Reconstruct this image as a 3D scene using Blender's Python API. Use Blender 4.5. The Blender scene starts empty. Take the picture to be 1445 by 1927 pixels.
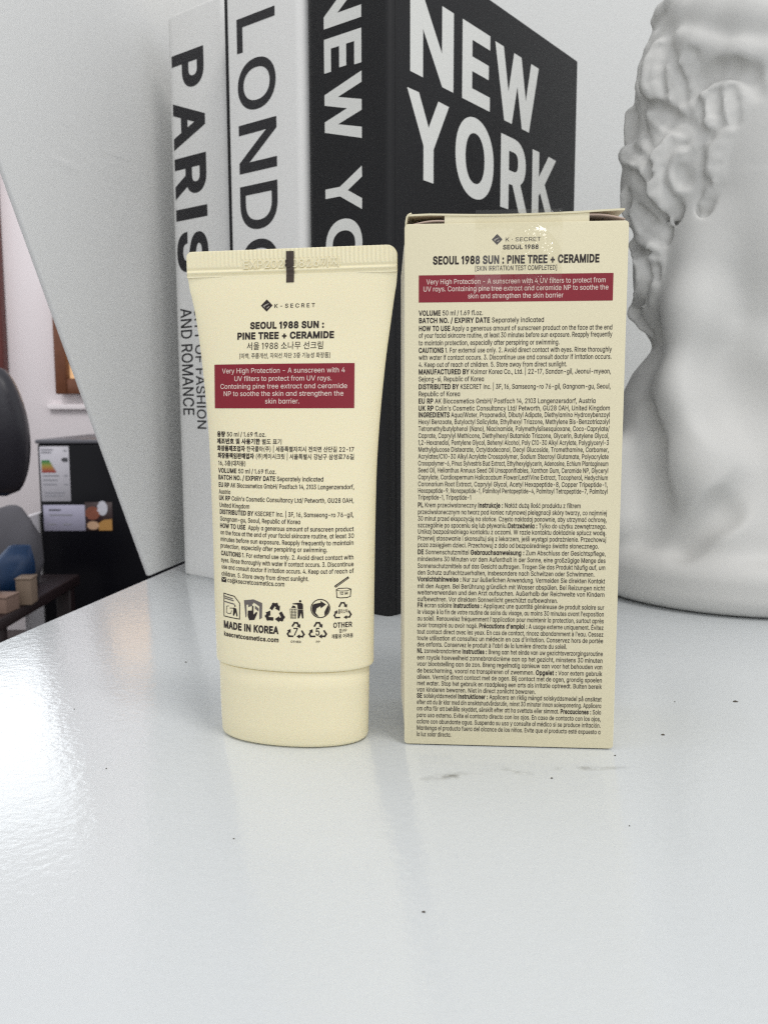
import bpy, bmesh, math, random
import numpy as np
from mathutils import Vector, Matrix
from mathutils.geometry import tessellate_polygon, delaunay_2d_cdt
R = math.radians
random.seed(7)
S = bpy.context.scene
COL = S.collection
MM = 0.001

# ---------------------------------------------------------------- camera, world, lights, exposure
cam = bpy.data.cameras.new('camera')
cam.sensor_fit = 'HORIZONTAL'; cam.sensor_width = 36.0; cam.lens = 36.0*1649.54/1445
cam.clip_start = 0.01; cam.clip_end = 30
cam.dof.use_dof = True; cam.dof.focus_distance = 0.217; cam.dof.aperture_fstop = 62.0
camo = bpy.data.objects.new('camera', cam); COL.objects.link(camo)
pt, rl = R(7.0033), R(0.134)
fw = Vector((0, math.cos(pt), -math.sin(pt))); rt = Vector((1, 0, 0)); dn = fw.cross(rt)
cr, sr = math.cos(rl), math.sin(rl)
ax = rt*cr + dn*sr; ay = -(rt*-sr + dn*cr)
mm = Matrix((ax, ay, -fw)).transposed().to_4x4(); mm.translation = (0, 0, 0.085741)
camo.matrix_world = mm
S.camera = camo

W = bpy.data.worlds.new('World'); S.world = W; W.use_nodes = True
bg = W.node_tree.nodes['Background']; bg.inputs[0].default_value = (0.95, 0.97, 1.0, 1); bg.inputs[1].default_value = 0.78

def area(name, loc, target, size, power, colour, size_y=None):
    l = bpy.data.lights.new(name, 'AREA'); l.energy = power; l.color = colour; l.size = size
    if size_y: l.shape = 'RECTANGLE'; l.size_y = size_y
    o = bpy.data.objects.new(name, l); COL.objects.link(o); o.location = loc
    d = Vector(target) - Vector(loc); o.rotation_euler = d.to_track_quat('-Z', 'Y').to_euler()
    return o
area('ceiling_light', (0.60, -0.45, 1.9), (0.0, 0.3, 0.0), 0.5, 12.5, (1.0, 0.975, 0.94))
area('room_light', (0.25, -1.7, 0.95), (0.0, 0.3, 0.08), 1.3, 5.6, (0.97, 0.98, 1.0))
area('window_light', (-2.3, 3.05, 0.60), (-0.6, 1.0, 0.0), 0.7, 1.0, (0.96, 0.98, 1.0), 0.9)
area('far_wall_fill', (-1.3, 1.2, 1.5), (-1.0, 3.2, 0.1), 0.6, 16.0, (1.0, 0.96, 0.97))  # added fill lamp that only brightens the far wall, no fixture there
S.view_settings.view_transform = 'Standard'; S.view_settings.look = 'None'
S.view_settings.exposure = 0.08; S.view_settings.gamma = 1.0; S.view_settings.use_curve_mapping = False
S.render.engine = 'CYCLES'
S.cycles.use_denoising = False; S.cycles.filter_width = 1.25; S.cycles.max_bounces = 8; S.cycles.transparent_max_bounces = 12

# ---------------------------------------------------------------- helpers
def mat(name, col, rough=0.5, spec=0.5, bump=None, noise=None, coat=0, emis=None, sss=0):
    """bump = list of (scale, strength, distance); noise = (scale, amount) tints the colour a little"""
    m = bpy.data.materials.new(name); m.use_nodes = True
    nt = m.node_tree; p = nt.nodes['Principled BSDF']
    p.inputs['Base Color'].default_value = (*col, 1); p.inputs['Roughness'].default_value = rough
    p.inputs['Specular IOR Level'].default_value = spec
    if coat: p.inputs['Coat Weight'].default_value = coat; p.inputs['Coat Roughness'].default_value = 0.12
    if emis: p.inputs['Emission Color'].default_value = (*emis[:3], 1); p.inputs['Emission Strength'].default_value = emis[3]
    if sss:
        p.inputs['Subsurface Weight'].default_value = sss; p.inputs['Subsurface Radius'].default_value = (1, 0.8, 0.5); p.inputs['Subsurface Scale'].default_value = 0.002
    tc = nt.nodes.new('ShaderNodeTexCoord')
    prev = None
    for sc, st, di in (bump or []):
        n = nt.nodes.new('ShaderNodeTexNoise'); n.inputs['Scale'].default_value = sc; n.inputs['Detail'].default_value = 3
        nt.links.new(tc.outputs['Object'], n.inputs['Vector'])
        b = nt.nodes.new('ShaderNodeBump'); b.inputs['Strength'].default_value = st; b.inputs['Distance'].default_value = di
        nt.links.new(n.outputs['Fac'], b.inputs['Height'])
        if prev: nt.links.new(prev.outputs[0], b.inputs['Normal'])
        prev = b
    if prev: nt.links.new(prev.outputs[0], p.inputs['Normal'])
    if noise:
        sc, am = noise
        n = nt.nodes.new('ShaderNodeTexNoise'); n.inputs['Scale'].default_value = sc; n.inputs['Detail'].default_value = 5
        nt.links.new(tc.outputs['Object'], n.inputs['Vector'])
        mx = nt.nodes.new('ShaderNodeMix'); mx.data_type = 'RGBA'
        mx.inputs[6].default_value = (*[c*(1-am) for c in col], 1); mx.inputs[7].default_value = (*[min(1, c*(1+am)) for c in col], 1)
        nt.links.new(n.outputs['Fac'], mx.inputs[0]); nt.links.new(mx.outputs[2], p.inputs['Base Color'])
    return m

def mesh_obj(name, V, F, m, parent=None, smooth=False, loc=None, rotz=0, mats=None, mi=None):
    me = bpy.data.meshes.new(name)
    me.from_pydata([tuple(v) for v in V], [], F); me.update()
    if m: me.materials.append(m)
    for x in (mats or []): me.materials.append(x)
    if mi: me.polygons.foreach_set('material_index', mi)
    if smooth: me.polygons.foreach_set('use_smooth', [True]*len(me.polygons))
    o = bpy.data.objects.new(name, me); COL.objects.link(o)
    if parent: o.parent = parent
    if loc is not None: o.location = loc
    if rotz: o.rotation_euler.z = rotz
    return o

def tag(o, label=None, cat=None, group=None, kind=None):
    if label: o['label'] = label
    if cat: o['category'] = cat
    if group: o['group'] = group
    if kind: o['kind'] = kind
    return o

def thing(name, label, cat, loc=(0, 0, 0), rotz=0, group=None):
    o = bpy.data.objects.new(name, None); COL.objects.link(o); o.empty_display_size = 0.02
    o.location = loc; o.rotation_euler.z = rotz
    return tag(o, label, cat, group)

def box(x0, x1, y0, y1, z0, z1):
    V = [(x, y, z) for z in (z0, z1) for y in (y0, y1) for x in (x0, x1)]
    F = [(0, 2, 3, 1), (4, 5, 7, 6), (0, 1, 5, 4), (2, 6, 7, 3), (0, 4, 6, 2), (1, 3, 7, 5)]
    return V, F

def bevel_obj(name, VF, m, w, parent=None, seg=3, **k):
    o = mesh_obj(name, VF[0], VF[1], m, parent, **k)
    bm = bmesh.new(); bm.from_mesh(o.data)
    bmesh.ops.recalc_face_normals(bm, faces=bm.faces)
    bmesh.ops.bevel(bm, geom=bm.edges[:], offset=w, segments=seg, affect='EDGES', profile=0.5)
    for f in bm.faces: f.smooth = True
    bm.to_mesh(o.data); bm.free()
    try: o.data.set_sharp_from_angle(angle=R(50))
    except Exception: pass
    return o

def prism(outline, y0, y1):
    """outline in (x,z), extruded along y"""
    n = len(outline)
    V = [(x, y0, z) for x, z in outline] + [(x, y1, z) for x, z in outline]
    F = [tuple(range(n)), tuple(range(2*n-1, n-1, -1))] + [(i, n+i, n+(i+1) % n, (i+1) % n) for i in range(n)]
    return V, F

# Outlines of the letters (1/1000 em) and the measured layout of the printed labels (mm on the object)
GLYPHS = """ 188
'206;78,318,70,509,136,509,128,318
(273;89,207,101,324,132,441,177,539,236,539,191,428,161,313,151,207,160,115,188,16,236,-96,177,-96,139,-21,111,55,95,131
)273;37,-96,86,18,113,116,122,207,112,313,82,428,37,539,97,539,142,441,173,323,184,207,178,130,161,53,134,-22,97,-96
+453;198,34,198,364,255,364,255,34;61,172,61,226,391,226,391,172
,188;38,-119,68,71,137,71,84,-119
-453;337,244,337,188,114,188,114,244
.188;95,-4,78,-1,63,9,53,24,50,41,53,59,63,73,78,83,95,87,113,83,128,73,138,59,141,41,138,24,128,9,113,-1
/249;235,533,71,-76,14,-76,178,533
0426;214,-7,164,1,120,25,84,63,56,115,38,179,32,254,38,329,56,393,84,445,120,484,164,508,214,516,263,508,307,484,343,445,371,393,389,329,394,254,389,179,371,115,343,63,307,25,263,1;214,53,248,59,279,76,306,105,326,144,340,194,344,254,340,314,326,365,306,404,279,433,248,450,214,456,178,450,147,433,121,404,100,364,87,314,82,254,87,194,100,144,121,105,147,76,178,59
1270;120,0,120,425,30,372,30,440,130,509,188,509,188,0
2453;64,0,64,47,234,229,282,282,311,327,320,371,317,397,308,419,293,436,273,449,224,460,196,457,172,447,153,433,139,413,130,390,127,362,66,362,71,405,86,442,111,473,143,496,182,511,225,516,268,511,306,497,337,474,361,445,376,411,381,372,371,318,336,259,267,180,153,60,153,57,389,57,389,0
3453;218,-7,173,-3,133,10,98,30,70,57,52,91,44,132,109,132,115,107,126,87,144,71,165,59,219,50,275,61,297,74,315,93,325,116,329,145,326,172,316,196,299,217,275,234,242,244,201,248,157,248,157,299,288,448,288,452,70,452,70,509,372,509,372,461,211,278,211,289,264,288,308,276,344,253,371,222,387,186,393,145,387,103,370,66,344,36,309,12,266,-2
4453;40,105,40,158,247,509,311,509,109,166,109,163,413,163,413,105;282,0,282,121,282,146,282,318,343,318,343,0
5453;221,-7,178,-2,140,11,108,32,83,60,66,93,60,130,122,130,127,108,138,89,173,60,221,50,250,53,276,64,298,82,314,104,324,131,328,162,324,193,314,221,297,244,275,262,248,273,218,277,167,268,128,246,67,253,96,509,366,509,366,452,151,452,134,301,136,301,178,325,229,334,263,330,294,321,321,306,345,285,364,260,379,231,388,199,391,163,385,117,369,76,343,41,309,15,268,-1
6453;226,-7,182,-1,142,15,109,40,84,74,69,115,64,162,68,199,80,239,137,340,252,509,322,509,151,261,145,261,165,288,196,307,235,314,278,309,316,295,346,271,370,240,384,201,389,157,384,112,368,73,343,39,310,14,271,-2;226,48,254,52,279,63,299,79,314,101,324,128,327,157,324,187,314,213,299,235,279,251,254,262,226,265,198,262,174,252,153,235,138,214,128,188,125,158,128,128,138,102,153,79,174,63,198,52
7453;97,0,323,448,323,452,62,452,62,509,391,509,391,449,165,0
8453;226,-7,178,-2,136,11,101,33,74,62,57,96,52,135,55,166,65,195,81,220,101,241,125,256,153,265,153,267,119,282,93,308,76,342,70,380,75,417,90,450,114,477,146,498,184,511,226,516,269,511,306,498,337,477,361,450,377,417,382,380,376,342,359,308,333,282,300,267,300,265,327,256,351,241,372,220,387,195,397,166,401,135,395,96,378,62,352,33,317,11,275,-2;226,49,258,52,285,60,307,74,323,91,333,113,337,139,333,165,322,189,305,208,283,223,256,232,226,235,196,232,169,223,147,208,130,189,119,165,115,139,119,113,129,91,145,74,167,60,195,52;226,290,274,300,293,313,307,330,316,351,319,376,316,399,308,420,294,437,275,449,226,460,177,449,159,437,145,420,136,399,133,376,136,351,145,330,159,313,178,300
9453;226,516,271,510,310,494,343,468,368,434,384,393,389,347,385,309,373,270,315,168,200,0,130,0,301,248,307,248,287,221,257,202,218,195,175,199,137,214,106,237,83,269,68,307,64,352,69,397,85,436,110,469,143,494,182,510;226,460,199,457,174,446,154,429,138,407,129,381,125,352,129,322,138,295,154,274,174,257,199,247,226,243,254,247,279,257,299,273,314,295,324,321,327,350,324,381,314,407,299,429,279,446,254,457
:188;95,-4,78,-1,63,9,53,24,50,41,53,59,63,73,78,83,95,87,113,83,128,73,138,59,141,41,138,24,128,9,113,-1;95,271,78,274,63,284,53,299,50,316,53,334,63,349,78,359,95,362,113,359,128,349,138,334,141,316,138,299,128,284,113,274
@676;355,-135,284,-130,221,-114,167,-88,122,-53,87,-8,61,46,45,109,40,179,46,248,61,309,87,363,123,408,167,444,220,470,281,486,349,492,415,486,472,469,522,442,562,407,594,366,617,319,631,268,635,215,631,142,615,76,599,49,579,28,551,15,517,11,476,17,441,36,429,50,423,68,420,68,408,48,388,30,361,17,326,13,285,18,251,35,224,62,204,96,192,137,188,182,193,226,207,265,228,297,257,322,291,338,330,343,360,340,385,331,416,306,419,306,419,335,474,335,474,110,476,91,485,74,499,63,518,59,540,63,557,76,568,97,576,127,581,215,577,259,567,301,548,339,523,373,490,402,450,424,402,438,347,442,292,438,242,424,199,402,164,372,135,334,115,289,102,236,98,178,102,119,115,66,135,21,165,-17,201,-46,246,-68,298,-81,357,-85,412,-80,458,-69,489,-59,504,-107,464,-120,411,-131;329,65,359,68,382,78,400,95,412,118,422,185,419,221,411,249,399,269,381,282,331,292,305,288,283,277,265,260,252,239,242,185,251,125,262,101,279,81,301,69
A480;16,0,201,509,276,509,463,0,395,0,287,302,264,372,232,478,245,478,213,371,191,302,85,0;110,142,110,199,370,199,370,142
B456;60,0,60,509,241,509,289,504,329,491,359,469,381,442,394,410,398,374,395,344,387,320,356,286,315,267,315,262,339,257,363,245,385,227,402,203,414,173,418,136,413,100,400,67,377,39,344,18,301,4,247,0;125,57,245,57,296,63,330,80,349,105,355,137,352,161,342,184,327,203,306,218,279,228,248,231,125,231;125,285,238,285,288,296,308,309,323,326,333,348,336,372,330,403,313,429,283,446,240,452,125,452
C510;267,-7,205,1,150,25,104,63,70,115,48,179,40,254,48,329,70,393,104,445,150,484,205,508,267,516,340,504,373,490,402,471,427,447,448,418,463,385,473,348,408,348,389,395,357,428,315,449,267,456,223,450,184,432,150,403,125,364,109,314,103,254,109,194,125,145,151,105,184,76,223,59,267,53,315,60,357,81,389,114,408,160,473,160,463,124,448,91,428,62,402,38,373,19,341,5,305,-4
D502;219,0,96,0,96,57,215,57,272,63,318,81,354,110,379,149,394,198,399,255,394,312,379,361,354,399,320,428,275,446,221,452,93,452,93,509,225,509,294,501,353,478,399,441,433,391,455,329,462,255,455,181,433,119,398,68,351,31,291,8;125,509,125,0,60,0,60,509
E419;60,0,60,509,372,509,372,452,125,452,125,286,355,286,355,229,125,229,125,57,375,57,375,0
F410;60,0,60,509,369,509,369,452,125,452,125,278,346,278,346,221,125,221,125,0
G520;269,-7,205,1,149,25,104,64,69,116,47,179,40,254,47,329,69,393,103,445,149,484,203,508,265,516,304,513,340,504,374,489,403,469,429,445,449,416,465,384,474,349,408,349,387,393,356,427,315,448,265,456,222,450,183,432,150,404,125,364,109,314,103,254,109,194,125,145,151,105,184,76,224,59,269,53,309,57,345,71,374,93,396,123,410,160,415,202,434,199,283,199,283,256,478,256,478,200,471,141,451,91,419,50,377,19,326,0
H517;60,0,60,509,125,509,125,289,392,289,392,509,457,509,457,0,392,0,392,232,125,232,125,0
I190;62,0,62,509,128,509,128,0
J396;185,-7,124,3,75,33,44,81,33,145,33,173,98,173,98,145,104,104,122,74,149,56,185,50,220,56,248,74,266,104,272,145,272,509,336,509,336,145,326,81,294,33,246,3
K467;104,145,104,216,139,261,174,303,212,344,364,509,448,509,231,276,228,276;60,0,60,509,125,509,125,334,124,225,125,193,125,0;372,0,188,259,228,309,449,0
L393;60,0,60,509,125,509,125,57,361,57,361,0
M628;60,0,60,509,152,509,277,187,287,159,299,123,311,84,322,49,307,49,318,83,330,121,342,158,352,187,476,509,568,509,568,0,504,0,504,291,504,327,505,369,506,413,507,457,513,457,498,409,482,363,467,322,456,291,342,0,286,0,170,291,159,321,145,361,129,408,112,457,119,457,120,416,121,372,122,328,122,291,122,0
N523;60,0,60,509,136,509,343,183,363,151,388,107,414,55,405,54,401,108,399,157,399,195,399,509,463,509,463,0,387,0,202,290,177,331,148,381,108,452,119,454,122,384,124,328,125,291,125,0
O533;267,-7,205,1,150,25,105,63,70,115,48,179,40,254,48,329,70,393,105,445,150,484,205,508,267,516,329,508,384,484,429,445,464,393,486,329,493,254,486,179,464,115,429,63,384,25,329,1;267,53,310,59,349,76,383,105,408,144,425,194,430,254,425,314,408,365,383,404,349,433,310,450,267,456,223,450,184,433,151,404,125,364,109,314,103,254,109,194,125,144,151,105,184,76,223,59
P445;60,0,60,509,235,509,289,503,332,487,366,462,390,430,404,391,409,348,404,304,390,265,366,233,332,207,289,191,235,186,109,186,109,242,233,242,269,246,297,256,318,272,333,294,342,319,344,348,342,376,333,402,318,423,297,439,268,449,232,452,125,452,125,0
Q533;245,159,313,159,369,85,384,65,468,-48,401,-48,346,27,331,46;267,-7,205,1,150,25,105,63,70,115,48,179,40,254,48,329,70,393,105,445,150,484,205,508,267,516,329,508,384,484,429,445,464,393,486,329,493,254,486,179,464,115,429,63,384,25,329,1;267,53,310,59,349,76,383,105,408,144,425,194,430,254,425,314,408,365,383,404,349,433,310,450,267,456,223,450,184,433,151,404,125,364,109,314,103,254,109,194,125,144,151,105,184,76,223,59
R449;60,0,60,509,236,509,290,504,333,489,367,465,390,433,405,395,409,352,405,309,390,271,367,240,333,217,289,203,236,198,96,198,96,255,234,255,269,258,298,267,319,281,334,300,342,324,345,352,342,380,334,405,319,425,298,440,269,449,233,452,125,452,125,0;353,0,230,229,303,229,428,0
S447;224,-9,172,-4,128,9,91,31,64,60,46,96,38,137,104,137,110,110,123,88,142,71,166,59,224,49,257,52,286,60,311,74,329,92,341,114,346,139,342,161,332,179,296,205,245,222,184,239,128,260,86,289,60,326,52,372,58,413,75,448,102,476,138,498,180,511,227,516,275,511,316,498,351,476,377,449,394,415,401,378,337,378,326,412,302,437,267,453,225,459,194,456,167,448,145,435,129,418,118,398,115,376,119,352,131,334,169,308,212,293,264,279,312,264,359,238,395,198,405,171,408,139,403,99,386,64,360,34,323,11,278,-4
T449;32,452,32,509,417,509,417,452,257,452,257,0,193,0,193,452
U517;259,-8,203,-2,154,15,114,43,85,80,66,124,60,173,60,509,124,509,124,178,128,144,141,113,160,87,187,68,220,56,259,52,298,56,331,68,357,87,377,113,389,144,393,178,393,509,457,509,457,173,451,124,433,80,403,43,363,15,315,-2
V480;204,0,16,509,84,509,192,206,215,137,248,31,235,31,267,138,290,206,395,509,463,509,278,0
W686;155,0,16,509,82,509,163,196,175,145,187,94,197,40,189,40,200,94,211,145,224,196,306,509,380,509,462,196,474,145,486,94,497,40,488,40,499,94,510,145,523,196,603,509,670,509,530,0,455,0,368,323,351,391,336,475,350,475,335,395,318,323,230,0
X474;18,0,217,284,217,236,29,509,104,509,178,400,204,361,223,329,243,292,232,292,252,329,272,361,298,400,374,509,446,509,259,239,259,287,456,0,382,0,292,129,268,165,250,195,230,231,244,231,225,196,206,166,182,129,91,0
Y472;203,0,203,208,16,509,91,509,192,344,222,292,250,230,224,230,251,293,280,344,381,509,455,509,268,208,268,0
Z438;42,0,42,46,273,385,306,431,341,476,348,454,285,452,223,452,40,452,40,509,397,509,397,462,169,129,134,81,97,33,90,54,152,57,214,57,399,57,399,0
[273;101,-96,101,539,236,539,236,487,160,487,160,-44,236,-44,236,-96
]273;37,-96,37,-44,113,-44,113,487,37,487,37,539,172,539,172,-96
a389;160,-9,126,-5,94,5,68,22,48,45,35,73,30,108,34,138,43,161,58,179,78,193,125,211,178,220,234,227,265,235,273,243,276,255,276,257,267,297,240,322,196,331,149,322,118,301,100,274,41,291,57,322,79,346,104,364,133,375,194,384,239,379,286,360,306,343,322,320,333,290,337,251,337,0,277,0,277,52,272,52,252,25,215,1;170,45,202,49,228,59,248,74,263,93,272,115,276,138,276,190,259,182,231,176,200,171,175,168,134,159,103,139,95,124,92,105,102,72,130,52
b424;229,-8,198,-5,172,4,138,31,118,59,112,59,112,0,53,0,53,509,114,509,114,319,118,319,137,346,171,373,197,381,229,384,274,378,313,361,345,332,370,293,385,245,390,189,385,133,370,84,346,45,313,16,274,-2;220,47,253,51,279,66,301,88,316,117,325,151,328,189,325,227,316,261,301,290,280,311,253,325,220,330,188,325,161,312,140,291,125,263,116,229,113,189,116,150,125,115,140,86,162,65,188,51
c396;207,-8,159,-2,117,16,82,46,56,85,40,133,34,187,40,243,56,291,82,330,117,360,159,378,207,384,260,377,305,356,340,322,362,277,303,262,290,289,270,311,242,325,207,330,173,325,145,310,124,287,108,258,99,224,96,187,99,151,108,117,124,89,145,66,173,51,207,46,243,52,271,66,292,89,304,117,363,102,341,56,306,21,261,-1
d424;195,-8,151,-2,111,16,79,45,55,84,39,133,34,189,39,245,55,293,79,332,112,361,151,378,196,384,228,381,253,373,287,346,306,319,311,319,311,509,372,509,372,0,313,0,313,59,307,59,287,31,252,4,227,-5;205,47,236,51,263,65,284,86,299,115,309,150,312,189,309,229,300,263,284,291,263,312,237,325,205,330,172,325,145,311,124,290,108,261,99,227,96,189,99,151,109,117,124,88,145,66,172,51
e404;212,-8,161,-2,117,16,82,46,56,85,40,132,34,187,39,242,55,290,81,329,115,359,157,378,205,384,266,374,294,361,319,341,341,315,357,282,368,242,371,194,371,169,75,169,75,221,338,221,310,202,307,237,298,269,283,294,263,314,237,326,205,330,173,326,146,313,125,294,109,270,99,241,96,211,96,178,100,139,110,106,128,80,151,61,179,50,212,46,254,53,285,73,306,105,365,91,353,63,335,39,311,19,283,4,249,-5
f254;228,379,228,327,6,327,6,379;81,0,81,432,84,461,96,486,113,505,135,519,187,530,222,527,243,521,227,468,215,472,195,474,171,470,154,460,145,443,142,419,142,0
g425;207,-151,168,-148,134,-140,82,-110,51,-69,101,-41,122,-66,154,-88,207,-97,249,-92,282,-75,304,-47,311,-6,311,68,306,68,287,41,252,16,227,8,195,5,152,10,113,27,80,53,55,90,39,136,34,191,39,246,55,293,80,332,112,361,152,378,196,384,228,382,253,373,288,346,308,319,313,319,313,379,372,379,372,-9,367,-54,350,-90,324,-117,291,-136,251,-147;205,59,237,63,264,75,285,95,300,121,309,154,312,193,309,231,300,264,285,291,264,312,237,325,205,330,172,325,145,312,124,290,109,262,99,229,96,193,99,155,109,123,124,96,145,76,172,63
h410;114,227,114,0,53,0,53,509,114,509,114,287,102,287,124,332,152,362,187,379,227,384,264,380,295,369,321,349,341,321,353,285,357,240,357,0,296,0,296,235,290,275,273,304,246,323,210,329,184,326,161,317,141,303,126,283,117,257
i167;53,0,53,379,114,379,114,0;84,443,67,446,54,455,44,468,41,483,44,499,54,512,67,521,84,524,100,521,114,512,123,499,126,483,123,468,114,455,100,446
j167;53,379,114,379,114,-30,111,-63,102,-90,86,-113,65,-129,37,-139,4,-143,-10,-143,-10,-87,2,-87,25,-83,40,-72,50,-54,53,-29;83,443,67,446,53,455,44,468,41,483,44,499,53,512,67,521,83,524,100,521,114,512,123,499,126,483,123,468,114,455,100,446
k381;110,137,110,212,121,212,284,379,360,379,184,199,177,199;53,0,53,509,114,509,114,0;294,0,148,186,191,229,372,0
l162;50,0,50,545,112,545,112,0
m610;53,0,53,379,112,379,112,295,108,295,118,323,132,346,172,376,219,386,257,380,287,361,309,331,321,295,312,295,322,321,337,343,381,375,437,386,468,383,497,372,522,354,541,328,553,296,557,255,557,0,496,0,496,254,490,289,473,313,447,326,419,330,395,328,374,320,345,290,335,247,335,0,274,0,274,260,269,288,253,311,229,326,199,330,158,320,140,307,126,289,117,266,114,238,114,0
n410;114,227,114,0,53,0,53,379,112,379,112,287,102,287,124,332,152,362,187,379,227,384,264,380,295,369,321,349,341,321,353,285,357,240,357,0,296,0,296,235,290,275,273,304,246,323,210,329,184,326,161,317,141,303,126,283,117,257
o415;207,-8,159,-2,117,16,82,46,56,85,40,133,34,187,40,243,56,291,82,330,117,360,159,378,207,384,256,378,299,360,333,330,359,291,376,243,381,187,376,133,359,85,333,46,299,16,256,-2;207,46,242,51,270,66,292,89,307,117,316,151,319,187,316,224,307,258,292,287,270,310,242,325,207,330,173,325,145,310,124,287,108,258,99,224,96,187,99,151,108,117,124,89,145,66,173,51
p424;53,-143,53,379,112,379,112,319,118,319,137,346,171,373,197,381,229,384,274,378,313,361,345,332,370,293,385,245,390,189,385,133,370,84,346,45,313,16,274,-2,229,-8,198,-5,173,4,138,31,118,59,114,59,114,-143;220,47,253,51,279,66,301,88,316,117,325,151,328,189,325,227,316,261,301,290,280,311,253,325,220,330,188,325,161,312,140,291,125,263,116,229,113,189,116,150,125,115,140,86,162,65,188,51
q424;372,-143,311,-143,311,59,306,59,287,31,252,4,227,-5,195,-8,151,-2,111,16,79,45,55,84,39,133,34,189,39,245,55,293,79,332,112,361,151,378,196,384,228,381,253,373,287,346,307,319,313,319,313,379,372,379;205,47,236,51,263,65,284,86,299,115,309,150,312,189,309,229,300,263,284,291,263,312,237,325,205,330,172,325,145,311,124,290,108,261,99,227,96,189,99,151,109,117,124,88,145,66,172,51
r259;53,0,53,379,112,379,112,321,115,321,130,347,152,367,181,380,213,385,229,384,243,384,243,322,230,324,207,326,182,323,159,315,140,301,126,284,117,262,114,237,114,0
s365;182,-8,145,-5,112,3,84,18,62,38,45,63,36,94,94,107,105,79,124,60,150,49,181,45,217,50,244,62,262,81,268,103,265,121,254,136,237,147,212,155,149,170,104,186,72,208,53,237,47,274,51,305,65,332,87,354,115,370,149,381,187,384,223,381,254,372,279,358,299,339,324,290,268,277,258,298,243,316,219,328,187,333,156,329,131,317,114,299,109,277,112,258,124,243,172,223,229,209,275,194,306,171,325,142,331,107,326,75,312,47,290,24,260,6,223,-5
t227;204,379,204,327,6,327,6,379;65,471,126,471,126,98,128,76,136,61,150,53,170,50,185,51,202,54,213,2,192,-3,168,-4,125,2,92,21,72,52,65,93
u410;182,-5,146,-1,115,11,89,31,69,59,57,95,53,139,53,379,114,379,114,144,119,105,137,75,164,56,200,50,226,53,249,62,268,77,283,97,293,122,296,153,296,379,357,379,357,0,298,0,298,92,307,92,286,47,257,17,222,0
v389;163,0,17,379,84,379,165,155,187,87,206,21,184,21,203,87,224,155,305,379,371,379,226,0
w567;138,0,23,379,87,379,133,214,154,137,175,41,165,41,186,135,206,214,252,379,316,379,362,214,382,136,402,41,391,41,413,135,434,214,480,379,545,379,429,0,368,0,319,172,305,225,291,280,277,338,291,338,277,280,263,225,248,172,199,0
x379;21,0,171,218,171,171,29,379,100,379,147,306,179,253,207,206,175,206,202,253,233,306,282,379,352,379,209,169,209,214,358,0,287,0,231,85,200,136,173,182,205,182,178,136,148,85,91,0
y389;47,-139,61,-86,71,-87,104,-89,130,-74,151,-36,163,-1,17,379,84,379,165,155,187,87,206,21,184,21,202,87,224,155,305,379,371,379,204,-58,177,-107,139,-136,91,-145,65,-143
z380;42,0,42,46,254,320,254,323,48,323,48,379,333,379,333,331,126,60,126,56,339,56,339,0
|230;141,673,141,-164,88,-164,88,673
·196;98,196,81,200,66,210,56,224,52,242,56,259,66,274,81,284,98,287,116,284,130,274,140,259,144,242,140,224,130,210,116,200
É419;60,0,60,509,372,509,372,452,125,452,125,286,355,286,355,229,125,229,125,57,375,57,375,0;191,558,239,659,307,659,241,558
ß442;122,362,122,0,60,0,60,362,70,429,99,477,143,506,197,516,229,512,260,503,289,486,312,463,327,432,332,393,325,351,309,322,292,299,285,272,288,256,297,241,327,215,362,188,391,152,400,129,403,100,399,69,386,42,366,21,340,6,307,-4,269,-7,207,1,164,20,187,74,217,58,265,50,297,53,321,64,337,81,342,104,339,123,330,139,300,167,264,194,235,227,226,247,223,272,230,306,247,329,264,353,272,388,266,420,250,442,226,455,197,459,164,453,141,435,127,405
à389;160,-9,126,-5,94,5,68,22,48,45,35,73,30,108,34,138,43,161,58,179,78,193,125,211,178,220,234,227,265,235,273,243,276,255,276,257,267,297,240,322,196,331,149,322,118,301,100,274,41,291,57,322,79,346,104,364,133,375,194,384,239,379,286,360,306,343,322,320,333,290,337,251,337,0,277,0,277,52,272,52,252,25,215,1;170,45,202,49,228,59,248,74,263,93,272,115,276,138,276,190,259,182,231,176,200,171,175,168,134,159,103,139,95,124,92,105,102,72,130,52;165,429,99,529,168,529,215,429
ä389;160,-9,126,-5,94,5,68,22,48,45,35,73,30,108,34,138,43,161,58,179,78,193,125,211,178,220,234,227,265,235,273,243,276,255,276,257,267,297,240,322,196,331,149,322,118,301,100,274,41,291,57,322,79,346,104,364,133,375,194,384,239,379,286,360,306,343,322,320,333,290,337,251,337,0,277,0,277,52,272,52,252,25,215,1;170,45,202,49,228,59,248,74,263,93,272,115,276,138,276,190,259,182,231,176,200,171,175,168,134,159,103,139,95,124,92,105,102,72,130,52;261,443,246,446,233,455,224,468,221,483,224,499,233,512,246,520,261,523,277,520,290,512,299,499,301,483,299,468,290,455,277,446;117,443,102,446,89,455,80,468,77,483,80,499,89,512,102,520,117,523,133,520,146,512,155,499,158,483,155,468,146,455,133,446
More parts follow.
